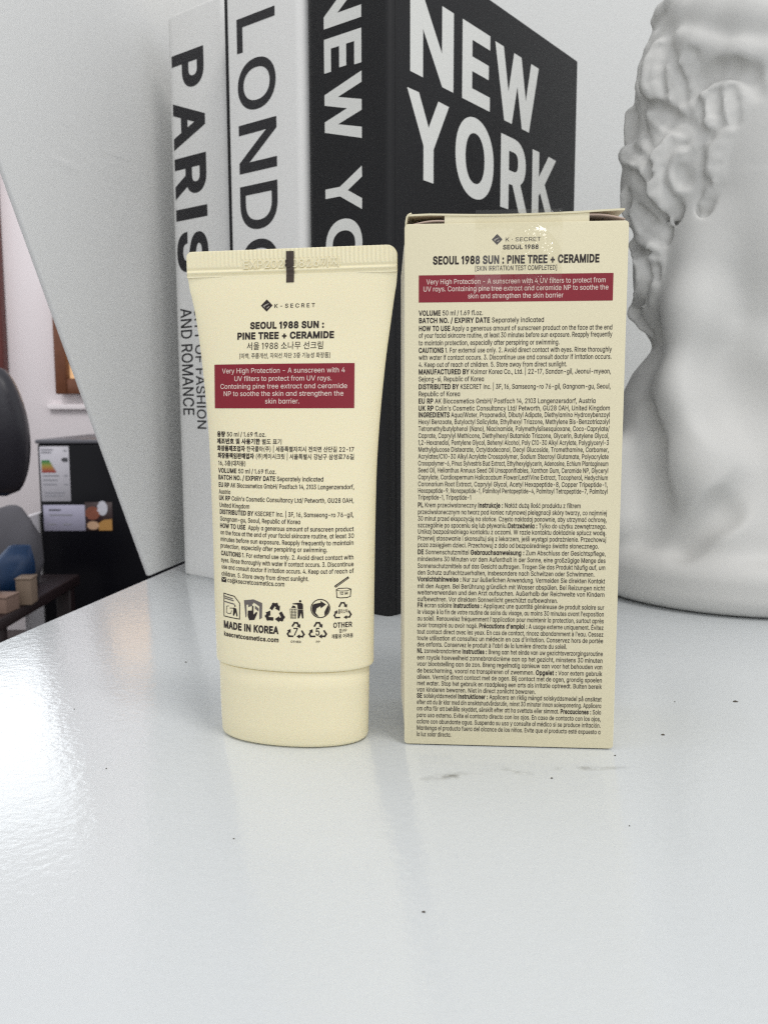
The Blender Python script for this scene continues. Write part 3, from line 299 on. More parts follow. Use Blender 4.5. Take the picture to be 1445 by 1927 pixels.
BIGS = """L0;60,0,60,509,125,509,125,57,361,57,361,0
O0;267,-7,246,-6,225,-3,205,1,186,7,168,15,150,25,134,36,119,49,105,63,92,79,80,96,70,115,61,135,53,157,48,179,44,203,41,228,40,254,41,280,44,305,48,329,53,352,61,373,70,393,80,412,92,429,105,445,119,459,134,472,150,484,168,493,186,501,205,508,225,512,246,515,267,516,288,515,309,512,329,508,348,501,366,493,384,484,400,472,415,459,429,445,442,429,453,412,464,393,473,373,480,352,486,329,490,305,492,280,493,254,492,228,490,203,486,179,480,157,473,135,464,115,453,96,442,79,429,63,415,49,400,36,384,25,366,15,348,7,329,1,309,-3,288,-6;267,53,282,54,296,55,310,59,324,63,337,69,349,76,361,84,372,94,383,105,392,116,401,130,408,144,415,160,420,176,425,194,428,213,430,233,430,254,430,275,428,295,425,314,420,332,415,349,408,365,401,379,392,392,383,404,372,415,361,424,349,433,337,440,324,446,310,450,296,453,282,455,267,456,252,455,237,453,223,450,210,445,197,440,184,433,172,424,161,415,151,404,142,392,133,379,125,364,119,349,113,332,109,314,106,295,104,275,103,254,104,233,106,213,109,194,113,176,119,160,125,144,133,130,142,117,151,105,161,94,172,84,184,76,197,69,210,63,223,59,237,55,252,54
N0;60,0,60,509,136,509,343,183,363,151,388,107,414,55,405,54,401,108,399,157,399,195,399,509,463,509,463,0,387,0,202,290,177,331,148,381,108,452,119,454,122,384,124,328,125,291,125,0
D0;219,0,96,0,96,57,215,57,235,58,254,60,272,63,288,68,304,73,318,81,331,89,343,99,354,110,363,122,372,135,379,149,385,164,390,181,394,198,397,216,399,235,399,255,399,275,397,294,394,312,390,329,385,345,379,361,372,375,364,388,354,399,344,410,332,420,320,428,306,435,291,441,275,446,258,449,240,451,221,452,93,452,93,509,225,509,250,508,273,505,294,501,315,495,334,488,353,478,369,467,385,455,399,441,412,426,423,409,433,391,442,372,449,351,455,329,458,306,461,281,462,255,461,229,458,205,455,181,449,159,442,138,433,119,423,100,411,83,398,68,384,54,368,42,351,31,332,21,312,14,291,8,268,3,244,1;125,509,125,0,60,0,60,509
P0;60,0,60,509,235,509,254,508,272,506,289,503,305,499,319,494,332,487,345,480,356,471,366,462,375,452,383,441,390,430,396,417,400,404,404,391,407,377,408,363,409,348,408,333,407,318,404,304,400,291,396,278,390,265,383,254,375,243,366,233,356,223,345,215,332,207,319,201,305,195,289,191,272,188,254,186,235,186,109,186,109,242,233,242,245,243,257,244,269,246,279,248,288,252,297,256,305,261,312,266,318,272,324,279,329,286,333,294,337,302,339,310,342,319,343,328,344,338,344,348,344,357,343,367,342,376,339,385,337,393,333,402,329,409,324,416,318,423,312,428,305,434,297,439,288,443,279,446,268,449,257,451,245,452,232,452,125,452,125,0
A0;16,0,201,509,276,509,463,0,395,0,287,302,264,372,232,478,245,478,213,371,191,302,85,0;110,142,110,199,370,199,370,142
R0;60,0,60,509,236,509,255,508,273,506,290,504,305,500,320,495,333,489,345,481,356,473,367,465,376,455,384,444,390,433,396,421,401,408,405,395,407,381,409,367,409,352,409,337,407,323,405,309,401,296,396,283,390,271,384,260,376,250,367,240,356,232,345,224,333,217,319,211,305,206,289,203,273,200,255,198,236,198,96,198,96,255,234,255,246,255,258,256,269,258,280,260,289,263,298,267,306,271,313,276,319,281,325,287,330,293,334,300,337,308,340,316,342,324,344,333,345,342,345,352,345,362,344,371,342,380,340,389,337,397,334,405,330,412,325,419,319,425,313,430,305,435,298,440,289,443,279,446,269,449,258,451,246,452,233,452,125,452,125,0;353,0,230,229,303,229,428,0
I0;62,0,62,509,128,509,128,0
S0;224,-9,206,-8,188,-7,172,-4,156,-1,142,4,128,9,114,16,102,23,91,31,81,40,72,50,64,60,57,71,51,83,46,96,42,109,40,122,38,137,104,137,106,127,108,118,110,110,114,102,118,95,123,88,129,82,136,76,142,71,150,66,158,62,166,59,175,56,185,53,194,52,204,50,214,49,224,49,235,49,246,50,257,52,267,54,277,57,286,60,295,64,303,69,311,74,317,79,324,85,329,92,334,99,338,106,341,114,344,122,345,130,346,139,345,147,344,154,342,161,340,168,336,174,332,179,327,184,322,189,316,193,310,197,303,201,296,205,272,214,245,222,184,239,163,246,145,253,128,260,112,269,98,279,86,289,76,301,67,313,60,326,56,341,53,356,52,372,53,387,54,400,58,413,62,425,68,437,75,448,83,458,92,468,102,476,113,484,125,491,138,498,151,503,165,508,180,511,195,514,211,515,227,516,244,515,259,514,275,511,289,508,303,503,316,498,329,491,340,484,351,476,360,468,369,459,377,449,384,438,390,427,394,415,398,403,400,391,401,378,337,378,335,390,332,402,326,412,320,421,312,430,302,437,291,444,280,449,267,453,254,456,240,458,225,459,214,458,204,457,194,456,185,454,176,451,167,448,159,444,152,440,145,435,139,430,134,424,129,418,125,412,121,405,118,398,117,391,115,383,115,376,115,367,117,359,119,352,122,345,126,339,131,334,136,328,142,324,148,319,155,315,162,311,169,308,191,300,212,293,264,279,287,272,312,264,336,252,359,238,366,232,372,226,379,220,384,213,390,205,395,198,399,189,402,180,405,171,407,161,408,150,408,139,408,125,406,112,403,99,399,87,393,75,386,64,379,53,370,43,360,34,349,25,337,17,323,11,309,5,294,0,278,-4,261,-7,243,-8
E0;60,0,60,509,372,509,372,452,125,452,125,286,355,286,355,229,125,229,125,57,375,57,375,0
W0;155,0,16,509,82,509,163,196,175,145,187,94,197,40,189,40,200,94,211,145,224,196,306,509,380,509,462,196,474,145,486,94,497,40,488,40,499,94,510,145,523,196,603,509,670,509,530,0,455,0,368,323,351,391,336,475,350,475,335,395,327,359,318,323,230,0
Y0;203,0,203,208,16,509,91,509,192,344,222,292,236,264,250,230,224,230,237,265,251,293,280,344,381,509,455,509,268,208,268,0
K0;104,145,104,216,139,261,174,303,212,344,364,509,448,509,231,276,228,276;60,0,60,509,125,509,125,334,124,225,125,193,125,0;372,0,188,259,228,309,449,0
T0;32,452,32,509,417,509,417,452,257,452,257,0,193,0,193,452
H0;60,0,60,509,125,509,125,289,392,289,392,509,457,509,457,0,392,0,392,232,125,232,125,0
C0;267,-7,246,-6,225,-3,205,1,186,7,168,15,150,25,134,36,119,49,104,63,92,79,80,96,70,115,61,135,53,157,48,179,44,203,41,228,40,254,41,280,44,305,48,329,53,352,61,373,70,393,80,412,92,429,104,445,119,459,134,472,150,484,168,493,186,501,205,508,225,512,246,515,267,516,280,515,293,514,305,513,317,511,329,508,340,504,351,500,362,496,373,490,383,485,393,478,402,471,411,464,419,456,427,447,435,438,441,428,448,418,454,408,459,397,463,385,467,373,470,361,473,348,408,348,406,357,404,365,401,373,397,380,394,388,389,395,375,413,357,428,337,440,315,449,292,454,267,456,252,455,237,453,223,450,209,445,196,439,184,432,172,424,161,414,150,403,141,391,133,378,125,364,118,348,113,332,109,314,106,295,104,275,103,254,104,233,106,213,109,194,113,177,119,160,125,145,133,130,141,117,151,105,161,94,172,85,184,76,196,69,210,63,223,59,237,56,252,54,267,53,292,55,315,60,337,69,357,81,375,96,389,114,401,136,408,160,473,160,470,148,467,135,463,124,459,112,454,101,448,91,442,81,435,71,428,62,420,53,411,45,402,38,393,31,383,24,373,19,363,13,352,9,341,5,329,1,317,-2,305,-4,293,-6,280,-7
F0;60,0,60,509,369,509,369,452,125,452,125,278,346,278,346,221,125,221,125,0
M0;60,0,60,509,152,509,277,187,287,159,299,123,311,84,322,49,307,49,318,83,330,121,342,158,352,187,476,509,568,509,568,0,504,0,504,291,504,327,505,369,506,413,507,457,513,457,498,409,482,363,467,322,456,291,342,0,286,0,170,291,159,321,145,361,129,408,112,457,119,457,120,416,121,372,122,328,122,291,122,0"""
TUBE_T = [
 [23, 20.89, 0.13, 11.1],
 [35.7, 21.16, 0.06, 9.84],
 [51, 21.36, 0.16, 8.28],
 [64, 21.65, 0.22, 6.93],
 [70.7, 21.81, 0.29, 6.23],
 [80, 22.32, 0.43, 5.23],
 [87, 22.88, 0.51, 4.46],
 [98, 23.97, 0.65, 3.21],
 [106, 25.04, 0.78, 2.26],
 [111.3, 25.83, 0.72, 1.6],
 [114.5, 26.58, 0.56, 1.17],
 [118, 26.95, 0.46, 0.7],
 [121.5, 26.92, 0.43, 0.7],
 [123.9, 26.05, 0.32, 0.7],
]
CAP_T = [
 [19.5, 19.92, -0.04, 11.0],
 [8, 19.8, -0.14, 11.0],
 [0.5, 19.58, -0.1, 11.0],
]
TUBEH = [
 [-3.21, 7.24, 109.96, 0.96, "K - S E C R E T", 0.015, "k"],
 [-9.36, 9.6, 105.26, 1.53, "SEOUL 1988 SUN :", 0.05, "k"],
 [-12.79, 12.16, 102.73, 1.53, "PINE TREE + CERAMIDE", 0.05, "k"],
 [-10.26, 9.56, 100.2, 1.53, "서울 1988 소나무 선크림", 0.005, "k"],
 [-12.23, 11.32, 97.8, 1.08, "[미백, 주름개선, 자외선 차단 3중 기능성 화장품]", 0.006, "k"],
 [-16.9, 15.03, 94.17, 1.21, "Very High Protection - A sunscreen with 4", 0.0, "w"],
 [-13.55, 11.8, 92.22, 1.21, "UV filters to protect from UV rays.", 0.0, "w"],
 [-17.44, 15.59, 90.33, 1.21, "Containing pine tree extract and ceramide", 0.0, "w"],
 [-16.52, 14.7, 88.51, 1.21, "NP to soothe the skin and strengthen the", 0.0, "w"],
 [-5.18, 3.79, 86.63, 1.21, "skin barrier.", 0.0, "w"],
 [-16.55, -0.69, 30.15, 1.66, "MADE IN KOREA", 0.05, "k"],
 [-16.47, -0.58, 27.76, 1.08, "ksecretcosmetics.com", 0.035, "k"],
 [12.73, 17.1, 31.56, 1.21, "OTHER", 0.03, "k"],
 [14.1, 15.92, 30.1, 0.83, "캡:PP", 0.01, "k"],
 [12.39, 17.35, 28.78, 0.89, "재활용 어려움", 0.015, "k"],
 [2.42, 5.02, 27.5, 0.51, "OTHER", 0.02, "k"],
 [8.67, 9.69, 27.55, 0.51, "PP", 0.02, "k"],
 [14.21, 16.1, 39.41, 0.64, "12 M", 0.03, "k"],
 [13.82, 16.13, 34.93, 0.89, "플라스틱", 0.01, "k"],
]
TUBEB = [
 [-18.48, -4.7, 78.4, "*용량* 50 ml / 1.69 fl.oz."],
 [-18.5, -0.51, 76.64, "*제조번호 및 사용기한* 별도 표기"],
 [-18.44, 17.36, 74.83, "*화장품제조업자* 한국콜마(주) | 세종특별자치시 전의면 산단길 22-17"],
 [-18.28, 17.37, 73.01, "*화장품책임판매업자* (주)케이시크릿 | 서울특별시 강남구 삼성로76길"],
 [-18.13, -10.03, 71.14, "16, 3층(대치동)"],
 [-18.14, -1.9, 69.26, "*VOLUME* 50 ml / 1.69 fl.oz."],
 [-18.15, 10.04, 67.54, "*BATCH NO. / EXPIRY DATE* Separately indicated"],
 [-18.08, 17.41, 65.65, "*EU RP* AK Biocosmetics GmbH/ Postfach 14, 2103 Langenzersdorf,"],
 [-18.0, -14.36, 63.92, "Austria"],
 [-18.01, 17.36, 62.33, "*UK RP* Colin's Cosmetic Consultancy Ltd/ Petworth, GU28 0AH,"],
 [-17.85, -8.87, 60.52, "United Kingdom"],
 [-17.77, 17.32, 58.81, "*DISTRIBUTED BY* KSECRET Inc. | 3F, 16, Samseong-ro 76-gil,"],
 [-17.69, 4.47, 57.05, "Gangnam-gu, Seoul, Republic of Korea"],
 [-17.71, 17.34, 55.28, "*HOW TO USE*  Apply a generous amount of sunscreen product"],
 [-17.54, 17.41, 53.59, "on the face at the end of your facial skincare routine, at least 30"],
 [-17.55, 17.36, 51.89, "minutes before sun exposure. Reapply frequently to maintain"],
 [-17.56, 11.22, 50.22, "protection, especially after perspiring or swimming."],
 [-17.38, 17.38, 48.3, "*CAUTIONS* 1. For external use only. 2. Avoid direct contact with"],
 [-17.39, 17.38, 46.6, "eyes. Rinse thoroughly with water if contact occurs. 3. Discontinue"],
 [-17.21, 17.39, 44.9, "use and consult doctor if irritation occurs. 4. Keep out of reach of"],
 [-17.22, 6.78, 43.09, "children. 5. Store away from direct sunlight."],
 [-15.26, 0.72, 41.63, "cs@ksecretcosmetics.com"],
]
ICON = {"band": [-19.08, 17.25, 84.87, 95.79], "logo": [-6.66, -3.62, 108.63, 111.63], "label": [-16.51, -11.31, 32.11, 38.19], "booklet": [-10.22, -5.04, 32.0, 37.44], "recycle": [-4.32, 0.83, 32.13, 37.0], "tidy": [2.17, 5.64, 33.27, 37.86], "dot": [7.27, 12.0, 33.33, 38.24], "other": [12.57, 17.2, 32.62, 37.64], "seven": [1.16, 6.17, 28.09, 32.74], "five": [6.63, 11.56, 28.15, 32.81], "jar": [13.02, 16.82, 38.3, 43.44], "mail": [-17.23, -15.61, 40.9, 42.19], "stripe": [-0.24, 1.74, 115.64, 123.19], "digit7": [2.92, 4.39, 29.07, 30.91], "digit5": [8.45, 9.73, 29.13, 30.97]}
EXPD = [-11.5, 13.48, 120.39, 1.91]
BOXD = {"origin": [4.99, 213.54, 0.0], "yaw": -4.2}
BOXB = [
 [3.44, 18.69, 107.34, "*VOLUME* 50 ml / 1.69 fl.oz."],
 [3.43, 33.07, 105.6, "*BATCH NO. / EXPIRY DATE* Separately indicated"],
 [3.43, 49.01, 103.73, "*HOW TO USE* Apply a generous amount of sunscreen product on the face at the end"],
 [3.42, 49.01, 102.11, "of your facial skincare routine, at least 30 minutes before sun exposure. Reapply frequently"],
 [3.42, 36.79, 100.36, "to maintain protection, especially after perspiring or swimming."],
 [3.41, 49.01, 98.6, "*CAUTIONS* 1. For external use only. 2. Avoid direct contact with eyes. Rinse thoroughly"],
 [3.41, 49.0, 96.91, "with water if contact occurs. 3. Discontinue use and consult doctor if irritation occurs."],
 [3.4, 38.64, 95.21, "4. Keep out of reach of children. 5. Store away from direct sunlight."],
 [3.4, 49.0, 93.5, "*MANUFACTURED BY* Kolmar Korea Co., Ltd. | 22-17, Sandan-gil, Jeonui-myeon,"],
 [3.39, 19.12, 91.8, "Sejong-si, Republic of Korea"],
 [3.39, 49.0, 89.96, "*DISTRIBUTED BY* KSECRET Inc. | 3F, 16, Samseong-ro 76-gil, Gangnam-gu, Seoul,"],
 [3.38, 13.44, 88.25, "Republic of Korea"],
 [3.38, 45.58, 86.53, "*EU RP* AK Biocosmetics GmbH/ Postfach 14, 2103 Langenzersdorf, Austria"],
 [3.37, 49.0, 84.81, "*UK RP* Colin's Cosmetic Consultancy Ltd/ Petworth, GU28 0AH, United Kingdom"],
 [3.37, 49.0, 83.22, "*INGREDIENTS* Aqua/Water, Propanediol, Dibutyl Adipate, Diethylamino Hydroxybenzoyl"],
 [3.36, 48.99, 81.56, "Hexyl Benzoate, Butyloctyl Salicylate, Ethylhexyl Triazone, Methylene Bis-Benzotriazolyl"],
 [3.36, 48.99, 79.89, "Tetramethylbutylphenol (Nano), Niacinamide, Polymethylsilsesquioxane, Coco-Caprylate/"],
 [3.35, 48.99, 78.22, "Caprate, Caprylyl Methicone, Diethylhexyl Butamido Triazone, Glycerin, Butylene Glycol,"],
 [3.35, 48.99, 76.55, "1,2-Hexanediol, Pentylene Glycol, Behenyl Alcohol, Poly C10-30 Alkyl Acrylate, Polyglyceryl-3"],
 [3.34, 48.99, 74.87, "Methylglucose Distearate, Octyldodecanol, Decyl Glucoside, Tromethamine, Carbomer,"],
 [3.34, 48.99, 73.2, "Acrylates/C10-30 Alkyl Acrylate Crosspolymer, Sodium Stearoyl Glutamate, Polyacrylate"],
 [3.33, 48.99, 71.51, "Crosspolymer-6, Pinus Sylvestris Bud Extract, Ethylhexylglycerin, Adenosine, Echium Plantagineum"],
 [3.33, 48.99, 69.83, "Seed Oil, Helianthus Annuus Seed Oil Unsaponifiables, Xanthan Gum, Ceramide NP, Glyceryl"],
 [3.32, 48.99, 68.14, "Caprylate, Cardiospermum Halicacabum Flower/Leaf/Vine Extract, Tocopherol, Hedychium"],
 [3.32, 48.98, 66.45, "Coronarium Root Extract, Caprylyl Glycol, Acetyl Hexapeptide-8, Copper Tripeptide-1,"],
 [3.31, 48.98, 64.82, "Hexapeptide-9, Nonapeptide-1, Palmitoyl Pentapeptide-4, Palmitoyl Tetrapeptide-7, Palmitoyl"],
 [3.31, 16.36, 63.19, "Tripeptide-1, Tripeptide-1"],
 [3.3, 42.7, 61.29, "*PL* Krem przeciwsłoneczny *Instrukcje :* Nałóż dużą ilość produktu z filtrem"],
 [3.3, 48.98, 59.59, "przeciwsłonecznym na twarz pod koniec rutynowej pielęgnacji skóry twarzy, co najmniej"],
 [3.29, 48.98, 57.94, "30 minut przed ekspozycją na słońce. Często nakładaj ponownie, aby utrzymać ochronę,"],
 [3.29, 48.98, 56.3, "szczególnie po spoceniu się lub pływaniu.*Ostrzeżenia :* Tylko do użytku zewnętrznego."],
 [3.28, 48.98, 54.72, "Unikaj bezpośredniego kontaktu z oczami. W razie kontaktu dokładnie spłucz wodą."],
 [3.28, 48.98, 53.06, "Przerwij stosowanie i skonsultuj się z lekarzem, jeśli wystąpi podrażnienie. Przechowuj"],
 [3.28, 47.27, 51.41, "poza zasięgiem dzieci. Przechowuj z dala od bezpośredniego światła słonecznego."],
 [3.27, 48.97, 49.62, "*DE* Sonnenschutzmittel *Gebrauchsanweisung :* Zum Abschluss der Gesichtspflege,"],
 [3.26, 48.97, 47.89, "mindestens 30 Minuten vor dem Aufenthalt in der Sonne, eine großzügige Menge des"],
 [3.26, 48.97, 46.16, "Sonnenschutzmittels auf das Gesicht auftragen. Tragen Sie das Produkt häufig auf, um"],
 [3.26, 46.43, 44.49, "den Schutz aufrechtzuerhalten, insbesondere nach Schwitzen oder Schwimmen."],
 [3.25, 48.97, 42.82, "*Vorsichtshinweise :* Nur zur äußerlichen Anwendung. Vermeiden Sie direkten Kontakt"],
 [3.25, 48.97, 41.08, "mit den Augen. Bei Berührung gründlich mit Wasser abspülen. Bei Reizungen nicht"],
 [3.24, 48.97, 39.47, "weiterverwenden und den Arzt aufsuchen. Außerhalb der Reichweite von Kindern"],
 [3.24, 37.75, 37.79, "aufbewahren. Vor direktem Sonnenlicht geschützt aufbewahren."],
 [3.23, 48.96, 36.24, "*FR* écran solaire *Instructions :* Appliquez une quantité généreuse de produit solaire sur"],
 [3.23, 48.96, 34.56, "le visage à la fin de votre routine de soins du visage, au moins 30 minutes avant l'exposition"],
 [3.22, 48.96, 32.87, "au soleil. Renouvelez fréquemment l'application pour maintenir la protection, surtout après"],
 [3.22, 48.96, 31.18, "avoir transpiré ou avoir nagé. *Précautions d'emploi :* A usage externe uniquement. Évitez"],
 [3.21, 48.96, 29.48, "tout contact direct avec les yeux. En cas de contact, rincez abondamment à l'eau. Cessez"],
 [3.21, 48.96, 27.85, "toute utilisation et consultez un médecin en cas d'irritation. Conservez hors de portée"],
 [3.2, 40.2, 26.22, "des enfants. Conservez le produit à l'abri de la lumière directe du soleil."],
 [3.2, 48.96, 24.58, "*NL* zonnebrandcrème *Instructies :* Breng aan het einde van uw gezichtsverzorgingsroutine"],
 [3.19, 48.96, 22.87, "een royale hoeveelheid zonnebrandcrème aan op het gezicht, minstens 30 minuten"],
 [3.19, 48.95, 21.23, "voor blootstelling aan de zon. Breng regelmatig opnieuw aan voor het behouden van"],
 [3.18, 48.95, 19.51, "de bescherming, vooral na transpireren of zwemmen. *Opgelet :* Voor extern gebruik"],
 [3.18, 48.95, 17.86, "alleen. Vermijd direct contact met de ogen. Bij contact met de ogen, grondig spoelen"],
 [3.17, 48.95, 16.21, "met water. Stop het gebruik en raadpleeg een arts als irritatie optreedt. Buiten bereik"],
 [3.17, 32.76, 14.56, "van kinderen bewaren. Niet in direct zonlicht bewaren."],
 [3.16, 48.95, 12.97, "*SE* solskyddsmedel *Instruktioner :* Applicera en riklig mängd solskyddsmedel på ansiktet"],
 [3.16, 48.95, 11.31, "efter att du är klar med din ansiktshudvårdsrutin, minst 30 minuter innan solexponering. Applicera"],
 [3.15, 48.95, 9.64, "om ofta för att behålla skyddet, särskilt efter att ha svettats eller simmat. *Precauciones :* Solo"],
 [3.15, 48.95, 7.91, "para uso externo. Evite el contacto directo con los ojos. En caso de contacto con los ojos,"],
 [3.14, 48.94, 6.24, "aclare con abundante agua. Suspenda su uso y consulte al médico si se produce irritación."],
 [3.14, 48.94, 4.56, "Mantenga el producto fuera del alcance de los niños. Evite que el producto esté expuesto a"],
 [3.13, 11.88, 2.89, "la luz solar directa."],
]
BOXH = [
 [23.58, 31.97, 124.12, 0.9, "K · SECRET", 0.0, "k"],
 [23.11, 31.51, 122.37, 0.96, "SEOUL 1988", 0.03, "k"],
 [6.73, 45.62, 119.54, 1.73, "SEOUL 1988 SUN : PINE TREE + CERAMIDE", 0.045, "k"],
 [16.57, 35.91, 117.59, 1.09, "[SKIN IRRITATION TEST COMPLETED]", 0.01, "k"],
 [5.18, 47.16, 114.61, 1.16, "Very High Protection - A sunscreen with 4 UV filters to protect from", 0.0, "w"],
 [4.43, 47.82, 112.95, 1.16, "UV rays. Containing pine tree extract and ceramide NP to soothe the", 0.0, "w"],
 [15.01, 37.41, 111.24, 1.16, "skin and strengthen the skin barrier", 0.0, "w"],
]
BOXM = {"band": [[3.4, 109.82], [48.86, 116.14]], "logo": [[20.5, 122.9], [23.0, 125.4]], "tape": [[16.63, 112.51], [36.92, 127.76]]}
# ---------------------------------------------------------------- lettering: outlines of each character in 1/1000 units
GLYPH = {}
for _ln in GLYPHS.split('\n'):
    if not _ln: continue
    _ch, _rest = _ln[0], _ln[1:]
    _p = _rest.split(';')
    GLYPH[_ch] = (float(_p[0])/1000, [[(float(a), float(b)) for a, b in zip(q.split(',')[::2], q.split(',')[1::2])] for q in _p[1:] if q])
BIG = {}
for _ln in BIGS.split('\n'):
    if not _ln: continue
    _p = _ln[1:].split(';')
    BIG[_ln[0]] = (0, [[(float(a), float(b)) for a, b in zip(q.split(',')[::2], q.split(',')[1::2])] for q in _p[1:] if q])
CAPH = 0.509

def sarea(P): return 0.5*sum(P[i-1][0]*P[i][1]-P[i][0]*P[i-1][1] for i in range(len(P)))
def fatten(P, sgn, ox, oy):
    n = len(P); out = []
    for i in range(n):
        a, b, c = P[i-1], P[i], P[(i+1) % n]
        d1 = (b[0]-a[0], b[1]-a[1]); d2 = (c[0]-b[0], c[1]-b[1])
        l1 = math.hypot(*d1) or 1; l2 = math.hypot(*d2) or 1
        n1 = (-d1[1]/l1, d1[0]/l1); n2 = (-d2[1]/l2, d2[0]/l2)
        mx, my = n1[0]+n2[0], n1[1]+n2[1]; ll = math.hypot(mx, my)
        if ll < 1e-6: out.append(b); continue
        mx /= ll; my /= ll
        k = min(1/max(0.35, mx*n1[0]+my*n1[1]), 1.8)
        out.append((b[0]+sgn*mx*k*ox, b[1]+sgn*my*k*oy))
    return out
_cache = {}
def winding(pt, loops):
    x, y = pt; w = 0
    for P in loops:
        for i in range(len(P)):
            (x1, y1), (x2, y2) = P[i-1], P[i]
            if y1 <= y < y2 and (x2-x1)*(y-y1)-(x-x1)*(y2-y1) > 0: w += 1
            elif y2 <= y < y1 and (x2-x1)*(y-y1)-(x-x1)*(y2-y1) < 0: w -= 1
    return w
def tri_glyph(ch, wx=0.0, wy=None, src=None):
    """triangles of one character: (verts, tris) in em units; overlapping outlines are merged by winding number"""
    wy = wx if wy is None else wy
    key = (ch, wx, wy, src is BIG)
    if key in _cache: return _cache[key]
    G = (src or GLYPH)[ch][1]
    V, T = [], []
    if G:
        big = max(G, key=lambda q: abs(sarea(q))); sg = -1 if sarea(big) > 0 else 1
        loops = [fatten(l, sg, wx*1000, wy*1000) for l in G] if (wx or wy) else G
        pts = [Vector(p) for l in loops for p in l]; edges = []; k = 0
        for l in loops:
            edges += [(k+i, k+(i+1) % len(l)) for i in range(len(l))]; k += len(l)
        r = delaunay_2d_cdt(pts, edges, [], 0, 0.01)
        V = [(p.x/1000, p.y/1000) for p in r[0]]
        for t in r[2]:
            a, c, d = (r[0][i] for i in t)
            if winding(((a.x+c.x+d.x)/3, (a.y+c.y+d.y)/3), loops):
                if (c.x-a.x)*(d.y-a.y)-(c.y-a.y)*(d.x-a.x) < 0: t = (t[0], t[2], t[1])
                T.append(tuple(t))
        used = sorted({i for t in T for i in t}); mp = {v: i for i, v in enumerate(used)}
        V = [V[i] for i in used]; T = [tuple(mp[i] for i in t) for t in T]
    _cache[key] = (V, T)
    return V, T

class Ink:
    """collects flat shapes, mapped onto a surface by f(x, y) -> Vector"""
    def __init__(s, f): s.f = f; s.V = []; s.F = []
    def add(s, V, T):
        b = len(s.V); s.V += [s.f(x, y) for x, y in V]; s.F += [tuple(b+i for i in t) for t in T]
    def poly(s, P, holes=()):
        loops = [list(P)] + [list(h) for h in holes]; flat = [p for l in loops for p in l]; T = []
        for t in tessellate_polygon([[Vector((x, y, 0)) for x, y in l] for l in loops]):
            a, b, c = (flat[j] for j in t)
            if (b[0]-a[0])*(c[1]-a[1])-(b[1]-a[1])*(c[0]-a[0]) < 0: t = (t[0], t[2], t[1])
            T.append(t)
        s.add(flat, T)
    def grid(s, x0, x1, y0, y1, nx, ny=1):
        V = [(x0+(x1-x0)*i/nx, y0+(y1-y0)*j/ny) for j in range(ny+1) for i in range(nx+1)]
        T = [(j*(nx+1)+i, j*(nx+1)+i+1, (j+1)*(nx+1)+i+1, (j+1)*(nx+1)+i) for j in range(ny) for i in range(nx)]
        s.add(V, T)
    def stroke(s, P, w, closed=False):
        Q = []
        for i in range(len(P) if closed else len(P)-1):      # short pieces follow a curved surface
            a, b = P[i], P[(i+1) % len(P)]; k = max(1, int(math.hypot(b[0]-a[0], b[1]-a[1])/0.5))
            Q += [(a[0]+(b[0]-a[0])*j/k, a[1]+(b[1]-a[1])*j/k) for j in range(k)]
        P = Q if closed else Q+[P[-1]]
        n = len(P)
        for i in range(n if closed else n-1):
            (x1, y1), (x2, y2) = P[i], P[(i+1) % n]
            d = math.hypot(x2-x1, y2-y1) or 1; ux, uy = (x2-x1)/d*w/2, (y2-y1)/d*w/2
            s.add([(x1-ux+uy, y1-uy-ux), (x2+ux+uy, y2+uy-ux), (x2+ux-uy, y2+uy+ux), (x1-ux-uy, y1-uy+ux)], [(0, 1, 2, 3)])
    def disc(s, x, y, r, n=24, ri=0):
        C = [(x+r*math.cos(2*math.pi*i/n), y+r*math.sin(2*math.pi*i/n)) for i in range(n)]
        if ri: s.poly(C, [[(x+ri*math.cos(2*math.pi*i/n), y+ri*math.sin(2*math.pi*i/n)) for i in range(n)]])
        else: s.poly(C)
    def line(s, text, x0, x1, yc, cap, w=0.0, bold=0.016):
        """one line of text stretched from x0 to x1, capitals centred on yc"""
        b = False; x = 0; items = []
        for ch in text:
            if ch == '*': b = not b; continue
            if ch == 'a': ch = '\u0251'
            if ch not in GLYPH: continue
            ww = bold if b else w
            items.append((ch, x, ww)); x += GLYPH[ch][0]+ww*0.9
        if not items: return
        sx = (x1-x0)/x; sy = cap/CAPH
        for ch, gx, ww in items:
            V, T = tri_glyph(ch, ww)
            s.add([(x0+(gx+px)*sx, yc-cap/2+py*sy) for px, py in V], T)
    def fit(s, ch, x0, x1, y0, y1, wx, wy=None, rot=False):
        """one large capital filling a rectangle; rot: reading downwards (x along -second axis)"""
        V, T = tri_glyph(ch, wx, wy, BIG)
        xs = [p[0] for p in V]; ys = [p[1] for p in V]
        a, b, c, d = min(xs), max(xs), min(ys), max(ys)
        V2 = [((px-a)/(b-a), (py-c)/(d-c)) for px, py in V]
        if not rot: s.add([(x0+(x1-x0)*u, y0+(y1-y0)*v) for u, v in V2], T)
        else: s.add([(x0+(x1-x0)*v, y1-(y1-y0)*u) for u, v in V2], T)
    def build_wrapped(s, name, m, parent, cuts, g):
        bm = bmesh.new(); vs = [bm.verts.new(v) for v in s.V]
        for f in s.F:
            try: bm.faces.new([vs[i] for i in f])
            except ValueError: pass
        for c in cuts: bmesh.ops.bisect_plane(bm, geom=bm.verts[:]+bm.edges[:]+bm.faces[:], plane_co=(c, 0, 0), plane_no=(1, 0, 0), dist=1e-5)
        for v in bm.verts: v.co = g(v.co.x, v.co.z)
        me = bpy.data.meshes.new(name); bm.to_mesh(me); bm.free(); me.materials.append(m)
        o = bpy.data.objects.new(name, me); COL.objects.link(o); o.parent = parent
        return o
    def build(s, name, m, parent, **k):
        return mesh_obj(name, s.V, s.F, m, parent, **k)

